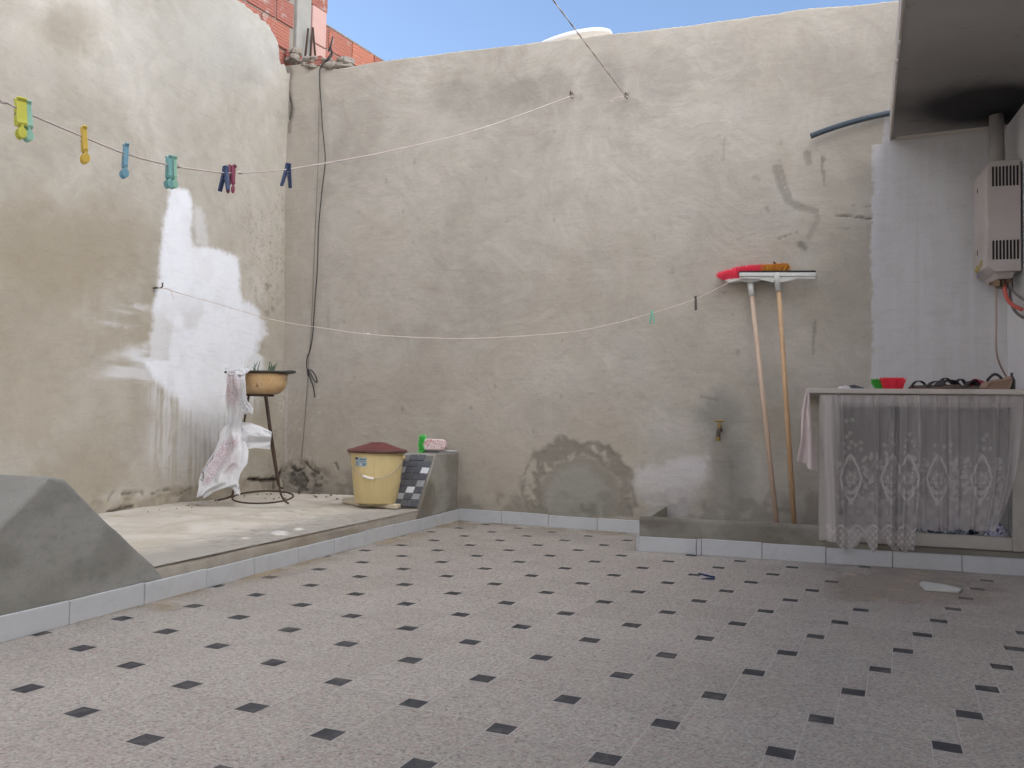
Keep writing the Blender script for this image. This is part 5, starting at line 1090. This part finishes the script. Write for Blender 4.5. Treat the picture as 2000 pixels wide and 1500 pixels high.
# ------------------------------------------------------------------ torn woven sack hanging from the pan
def sack():
    t = thing('plastic_sack', 'torn white woven sack with faint red print draped over the pan', 'sack', depth_pt(455, 725, 5.1))
    m = NT('white woven sack'); c = m.coord(); A = m.attr('mask_a'); base = m.mix(m.noise(12, 4), lin((226, 226, 228)), lin((240, 240, 242)))
    ink = m.ramp(m.noise(130, 5, .75, 1.5), .47, .53); col = m.mix(m.math('MULTIPLY', m.math('MULTIPLY', ink, A[0]), .75), base, lin((168, 120, 136))); col = m.mix(m.math('MULTIPLY', m.ramp(m.noise(55, 3, .6, 1), .5, .6), m.math('MULTIPLY', A[0], .4)), col, lin((220, 196, 200)))
    txt = m.ramp(m.noise(95, 4, .7, 1.), .46, .5); col = m.mix(m.math('MULTIPLY', txt, m.math('MINIMUM', A[1], 1.)), col, lin((70, 70, 76))); m.l(col, m.b.inputs['Base Color']); m.b.inputs['Roughness'].default_value = .5
    w = m.n('ShaderNodeTexWave'); w.inputs['Scale'].default_value = 160; m.l(c, w.inputs['Vector']); m.bump(m.noise(16, 5, .6, 1.), .5, .012, m.bump(w.outputs[1], .08, .002)); 
    tr = m.n('ShaderNodeBsdfTranslucent'); m.l(col, tr.inputs[0]); mx = m.n('ShaderNodeMixShader'); mx.inputs[0].default_value = .22; m.l(m.b.outputs[0], mx.inputs[1]); m.l(tr.outputs[0], mx.inputs[2]); m.l(mx.outputs[0], m.out.inputs[0]); M_s = m.m
    def sheet(nm, left, right, y_, Y0, folds, seed, inkf=None, txtf=None):
        ys = np.array(y_, float); nv = 110; nu = 46; v = np.linspace(0, 1, nv); u = np.linspace(0, 1, nu); yy = ys[0]+(ys[-1]-ys[0])*v
        xl = np.interp(yy, ys, left); xr = np.interp(yy, ys, right); UU, VV = np.meshgrid(u, v, indexing='ij')
        j = (fbm(VV*14, VV*0, seed)-.5)*4; XX = xl[None]+(xr-xl)[None]*UU+j*(.3+.7*(np.abs(UU-.5)*2)**4); YY = np.broadcast_to(yy[None], UU.shape)+0
        YY = YY+(fbm(UU*5, UU*0, seed+4)-.5)*12*sm(.9, 1, VV)
        W = (xr-xl)[None]/1680*5.1; f = sum(a_*np.sin(UU*k_*math.pi+ph+VV*tw_) for k_, a_, ph, tw_ in folds)*np.clip(W/.12, .35, 1.4)+(fbm(UU*5, VV*7, seed+1)-.5)*.03+(fbm(UU*13, VV*16, seed+2)-.5)*.009
        Yd = np.interp(yy, *Y0)[None]+f; D = (XX[..., None]-1000)*RT+(750-YY)[..., None]*UP+FPX*FW; P = CC+D*(Yd/D[..., 1])[..., None]
        a = inkf(XX, YY) if inkf else 0*XX; b = txtf(XX, YY) if txtf else 0*XX
        o = mesh_obj(nm, P.reshape(-1, 3), grid_faces(nu, nv), M_s, t, None, True, {'mask_a': st(a, b, a*0).reshape(-1, 3)}); s = o.modifiers.new('t', 'SOLIDIFY'); s.thickness = .0015; return o
    ink = lambda X, Y: np.maximum.reduce([blob(X, Y, 453, 760, 15, 32, .5), sm(-4, 8, poly_d(X, Y, [(432, 862), (465, 850), (470, 865), (446, 900), (412, 945), (392, 952), (400, 920)])), .6*blob(X, Y, 452, 905, 14, 20, .5)])
    txt = lambda X, Y: sm(0, 3, poly_d(X, Y, [(414, 890), (424, 874), (418, 896), (402, 916), (396, 930), (390, 928)]))+sm(.4, 1.5, 2.2-np.abs(poly_d(X, Y, [(390, 922), (398, 924), (396, 938), (389, 936)])))
    sheet('front_panel', [444, 443, 441, 442, 443, 430, 428, 420, 404, 393, 388, 386, 383], [470, 474, 478, 476, 472, 470, 478, 486, 484, 470, 466, 420, 402], [724, 745, 770, 800, 828, 845, 858, 880, 905, 925, 944, 958, 970], ((724, 740, 830, 970), (5.03, 5.02, 5.1, 5.03)), [(2.3, .012, 0, 1.2), (5, .006, 1, 2)], 5, ink, txt)
    sheet('torn_flap', [466, 470, 474, 478, 486, 490], [478, 480, 480, 484, 496, 494], [724, 745, 765, 785, 800, 809], ((724, 809), (5.04, 5.0)), [(2., .008, .5, .5)], 7)
    sheet('torn_flap', [466, 470, 471, 473], [475, 477, 486, 490], [768, 785, 798, 807], ((768, 810), (5.06, 5.04)), [(2., .006, .5, .5)], 8)
    # side flap blown to the right
    nu, nv = 50, 60; UU, VV = np.meshgrid(np.linspace(0, 1, nu), np.linspace(0, 1, nv), indexing='ij')
    XX = np.interp(UU, [0, .3, .6, 1], [466, 490, 512, 531])-4*VV*UU; top = np.interp(XX, [466, 490, 505, 520, 531], [824, 826, 831, 838, 844]); bot = np.interp(XX, [460, 478, 484, 500, 520, 531], [940, 892, 877, 875, 877, 878]); YY = top+(bot-top)*VV
    f = .014*np.sin(VV*9+UU*3)+.01*np.sin(VV*17+UU*5)*UU+(fbm(UU*6, VV*7, 3)-.5)*.02; Yd = 5.10-.02*UU+f; D = (XX[..., None]-1000)*RT+(750-YY)[..., None]*UP+FPX*FW; P = CC+D*(Yd/D[..., 1])[..., None]
    o = mesh_obj('side_flap', P.reshape(-1, 3), grid_faces(nu, nv), M_s, t, None, True, {'mask_a': np.zeros((nu*nv, 3))}); s = o.modifiers.new('t', 'SOLIDIFY'); s.thickness = .0015
    # lower corner dropping to the ring
    sheet('lower_corner', [430, 428, 424, 440, 456, 460], [472, 466, 465, 466, 468, 469], [880, 905, 925, 945, 958, 964], ((880, 964), (5.12, 5.06)), [(2., .01, 1.5, .5)], 9)
    sheet('rim_fold', [440, 442, 446], [486, 488, 480], [719, 724, 731], ((719, 731), (5.08, 5.02)), [(2., .006, 1.5, .5)], 10)
sack()

# ------------------------------------------------------------------ small things on the floor
fp = floor_pt(1398, 1132, .0)
fr_ = Matrix.Rotation(math.radians(-14), 4, 'Z') @ Matrix.Rotation(math.radians(90), 4, 'Y') @ Matrix.Rotation(math.radians(90), 4, 'Z')
peg('dark blue peg lying on the floor tiles', (fp[0]-.02, fp[1], .009), (1, 0, 0), (36, 50, 96), False, 0, ln=.075, grp=None, frame=fr_, pxw=1.3)
strip = [floor_pt(x, y, .012) for x, y in ((1796, 1139), (1803, 1136), (1850, 1143), (1878, 1150), (1872, 1155), (1806, 1149))]
o = mesh_obj('tile_sliver', *prism([(p[0], p[1], .014) for p in strip], (0, 0, 0), (0, 0, -.010)), simple('pale tile sliver', (186, 186, 182), .5, .06, 30)); bevel(o, .001, 1); tag(o, 'thin pale sliver of tile lying on the cement patch', 'tile piece')
dbx = []
r = np.random.RandomState(4); M_deb = simple('crumbled render', (132, 122, 106), .95, .3, 40, .4, 90)
for k in range(46):
    if k < 32: x = r.uniform(500, 665); y = np.interp(x, [500, 665], [962, 963])+abs(r.normal(0, 5)); z = ZP+.008
    else: x = r.uniform(215, 480); y = np.interp(x, [205, 480], [1006, 968])+abs(r.normal(0, 5)); z = ZP+.008
    p = floor_pt(x, y, z); s = r.uniform(.003, .009); V, F = sphere((0, 0, 0), 1, 6, 4, (s*r.uniform(.7, 1.4), s*r.uniform(.7, 1.4), s*.6)); V = [(a+r.normal(0, s*.15)+p[0], b+r.normal(0, s*.15)+p[1], c+p[2]) for a, b, c in V]; dbx.append((V, F))
tag(mesh_obj('debris', *merge(*dbx), M_deb), kind='stuff')

# ------------------------------------------------------------------ neighbour's brick wall above the corner
M_brick = NT('red hollow brick'); mm = M_brick; c_ = mm.coord(); A = mm.attr('mask_a'); nn_ = mm.noise(5, 4, .6)
col = mm.mix(A[0], lin((152, 88, 76)), lin((198, 122, 94))); col = mm.mix(mm.math('MULTIPLY', nn_, .5), col, lin((178, 130, 118))); col = mm.mix(mm.ramp(mm.noise(7, 6, .7, .8), .56, .7), col, lin((176, 168, 160)))
mm.l(col, mm.b.inputs['Base Color']); mm.b.inputs['Roughness'].default_value = .9; sz_ = mm.n('ShaderNodeSeparateXYZ'); mm.l(c_, sz_.inputs[0]); wv = mm.math('SINE', mm.math('MULTIPLY', sz_.outputs[2], 260.)); mm.bump(wv, .5, .006); M_br = mm.m
bp0 = LW.at(.22, 0, -.12); NB = Plane((bp0[0], bp0[1]), 62.)
nb_ = thing('brick_wall', 'unplastered red hollow brick wall of the neighbour rising behind the corner', 'wall', NB.at(0, 3))
def nz(x, y): return NB.sz(x, y)
ztr = nz(700, 87)[1]; ustep = nz(637, 30)[0]; uend = nz(790, 110)[0]+.8
ucol0, ucol1 = nz(576, 60)[0], nz(604, 60)[0]; uph1 = nz(632, 60)[0]
bh, bw = .20, .30; zc0 = ztr-6*bh; V = []; F = []; at = []
r = np.random.RandomState(5); row = 0; z = zc0
while z < 6.6:
    low = z+bh <= ztr+.01; u = -3.4+(row % 2)*bw/2; umax = uend if low else ustep
    while u < umax-.02:
        a, b = u+.006, min(u+bw, umax)-.006
        if a < ucol0-.01 < b: b = ucol0-.014
        if a < uph1+.01 < b: a = uph1+.016
        if not (b > ucol0-.01 and a < uph1+.01) and b-a > .04:
            o0 = r.uniform(-.006, .006); v, f = wall_poly(NB, [(a, z+.008), (b, z+.008), (b, z+bh-.008), (a, z+bh-.008)], o0, -.14); k = len(V); V += v; F += [tuple(i+k for i in q_) for q_ in f]; at += [(r.uniform(0, 1) if a > uph1 else r.uniform(0, .45),)*3]*len(v)
        u += bw
    z += bh; row += 1
o = mesh_obj('bricks', V, F, M_br, nb_, None, None, False, {'mask_a': np.array(at)}) if False else mesh_obj('bricks', V, F, M_br, nb_, None, False, {'mask_a': np.array(at)}); bevel(o, .004, 1)
M_mort = simple('rough mortar', (150, 144, 136), .95, .2, 12, .8, 30)
mesh_obj('mortar', *merge(wall_poly(NB, [(-3.4, zc0), (uend-.02, zc0), (uend-.02, ztr-.006), (ustep-.01, ztr-.006), (ustep-.01, 6.6), (-3.4, 6.6)], -.014, -.13)), M_mort, nb_)
mesh_obj('mortar', *wall_poly(NB, [(uph1-.05, ztr+.0), (uend-.03, ztr+.0), (uend-.03, ztr+.012), (uph1-.05, ztr+.012)], -.01, -.13), M_mort, nb_)
o = mesh_obj('concrete_column', *wall_poly(NB, [(ucol0, 2.4), (ucol1, 2.4), (ucol1, 6.6), (ucol0, 6.6)], .02, -.14), simple('raw concrete', (158, 156, 150), .95, .18, 10, .8, 25), nb_); bevel(o, .01, 2)
zph = nz(620, 18)[1]
V = []; F = []; at = []; z = zph-.9
while z < zph-.01:
    v, f = wall_poly(NB, [(ucol1+.004, z+.005), (uph1, z+.005), (uph1, z+.295), (ucol1+.004, z+.295)], .03, -.14); k = len(V); V += v; F += [tuple(i+k for i in q_) for q_ in f]; at += [(.5, .5, .5)]*len(v); z += .3
o = mesh_obj('pilaster', V, F, simple('pink clay', (196, 160, 152), .9, .1, 6, .3, 30), nb_, None, False); bevel(o, .004, 1)
z = zph+.0; 
while z < 6.5:
    o = mesh_obj('bricks', *wall_poly(NB, [(ucol1+.006, z+.01), (ustep, z+.01), (ustep, z+.19), (ucol1+.006, z+.19)], .012, -.14), M_br, nb_); z += .2
def bar(x0, y0, x1, y1, off=.06, r_=.008): return tube([NB.px(x0, y0, off), NB.px(x1, y1, off)], r_, 8)
mesh_obj('rebar', *merge(bar(602, 56, 596, 112), bar(611, 54, 606, 110), bar(611, 54, 616, 112, .065)), M_rust, nb_, None, True)
# crumbling render and mortar heap in the corner
hv = []
r = np.random.RandomState(8)
for k in range(34):
    x = r.uniform(560, 690); y = 126+r.uniform(-10, 8)-(18 if x < 585 else 0)*r.uniform(0, 1); p = BW.px(x, y, r.uniform(-.08, -.01)); s = r.uniform(.018, .05); V, F = sphere((0, 0, 0), 1, 9, 6, (s*r.uniform(.7, 1.5), s*r.uniform(.7, 1.3), s*r.uniform(.4, .8))); V = [(a*(1+r.normal(0, .12))+p[0], b*(1+r.normal(0, .12))+p[1], c*(1+r.normal(0, .12))+p[2]) for a, b, c in V]; hv.append((V, F))
mesh_obj('mortar_rubble', *merge(*hv), simple('broken mortar', (150, 142, 132), .95, .35, 14, .8, 60), nb_)
mesh_obj('brick_stub', *merge(box(BW.px(622, 124, -.04), (.1, .09, .07), -.4), box(BW.px(572, 112, -.1), (.12, .08, .06), .5)), M_br, nb_)
mesh_obj('cable_end', *tube(spline([BW.px(637, 120, .02), BW.px(648, 108, -.02), BW.px(646, 92, -.05), BW.px(650, 72, -.06), BW.px(647, 84, -.07), BW.px(642, 100, -.05)], 30), .006, 7), M_cab, nb_, None, True)

# ------------------------------------------------------------------ white dish behind the wall
dc = depth_pt(1150, 92, 6.2); dish = thing('satellite_dish', 'white dish rim showing above the top of the back wall', 'satellite dish', dc)
M_dish = simple('white dish paint', (232, 238, 248), .5, .04, 4)
Mx = Matrix.Translation(Vector(tuple(dc))) 
def dishm():
    n, k = 72, 12; V = []; R_d = .33
    for i in range(k+1):
        r_ = R_d*i/k
        for j in range(n): a = 2*math.pi*j/n; V.append((r_*math.cos(a), r_*math.sin(a), .26*r_*r_/R_d))
    F = []
    for i in range(k):
        for j in range(n): F.append((i*n+j, i*n+(j+1) % n, (i+1)*n+(j+1) % n, (i+1)*n+j))
    return V, F
# the dish faces up and away; its rim plane is set by three photographed rim points
pL_ = depth_pt(1040, 86, 6.3); pT_ = depth_pt(1150, 48, 6.6); pR_ = depth_pt(1192, 66, 6.25)
xax = (pR_-pL_)/np.linalg.norm(pR_-pL_); fwd = np.array([0, 1., 0]); yax = fwd-xax*(fwd@xax); yax /= np.linalg.norm(yax); yax = yax*math.cos(.62)+np.cross(xax, yax)*math.sin(.62); zax = np.cross(xax, yax)
Rm = Matrix((Vector(xax), Vector(yax), Vector(zax))).transposed().to_4x4()
# ------------------------------------------------------------------ dish placement
dcen = depth_pt(1114, 112, 6.45)
Md = Matrix.Translation(Vector(tuple(dcen))) @ Matrix.Rotation(math.radians(-15), 4, 'Y') @ Matrix.Rotation(math.radians(9), 4, 'X')
dv, df = dishm(); rimc = [(.33*math.cos(a), .33*math.sin(a), .26*.33) for a in np.linspace(0, 2*math.pi, 73)[:-1]]
o = mesh_obj('reflector', *xf((dv, df), Md), M_dish, dish, None, True); s = o.modifiers.new('t', 'SOLIDIFY'); s.thickness = .006
mesh_obj('rim', *xf(tube(rimc, .016, 8, True), Md), M_dish, dish, None, True)
mesh_obj('mast', *tube([dcen+np.array([0, 0, -.05]), dcen+np.array([0, .05, -1.5]), ], .025, 10), M_flue, dish)

# ------------------------------------------------------------------ camera, light, sky
cam = bpy.data.cameras.new('camera'); co = bpy.data.objects.new('camera', cam); COL.objects.link(co)
cam.sensor_width = 36; cam.lens = 36*FPX/2000; cam.clip_start = .05; cam.clip_end = 1000
co.matrix_world = Matrix.Translation(Vector(CC)) @ Matrix((Vector(RT), Vector(UP), Vector(-FW))).transposed().to_4x4(); scene.camera = co
W = bpy.data.worlds.new('World'); scene.world = W; W.use_nodes = True; nt = W.node_tree; bg = nt.nodes['Background']
sky = nt.nodes.new('ShaderNodeTexSky'); sky.sky_type = 'NISHITA'; sky.sun_disc = False
SUN_EL, SUN_AZ = 38., -84.        # azimuth measured from +Y towards +X
sky.sun_elevation = math.radians(SUN_EL); sky.sun_rotation = math.radians(SUN_AZ); sky.dust_density = 1.; sky.ozone_density = 1.; sky.air_density = .9; sky.altitude = 600
nt.links.new(sky.outputs[0], bg.inputs[0]); bg.inputs[1].default_value = .05
sl_l = bpy.data.lights.new('sun', 'SUN'); so = bpy.data.objects.new('sun', sl_l); COL.objects.link(so); sl_l.energy = 5.; sl_l.angle = math.radians(.5); sl_l.color = (1, .965, .92)
sdv = Vector((math.sin(math.radians(SUN_AZ))*math.cos(math.radians(SUN_EL)), math.cos(math.radians(SUN_AZ))*math.cos(math.radians(SUN_EL)), math.sin(math.radians(SUN_EL))))
so.rotation_euler = sdv.to_track_quat('Z', 'Y').to_euler()
scene.render.engine = 'CYCLES'; scene.cycles.max_bounces = 10; scene.cycles.diffuse_bounces = 6; scene.cycles.transparent_max_bounces = 16
vs = scene.view_settings; vs.view_transform = 'Standard'; vs.look = 'None'; vs.gamma = 1; vs.exposure = 2.42
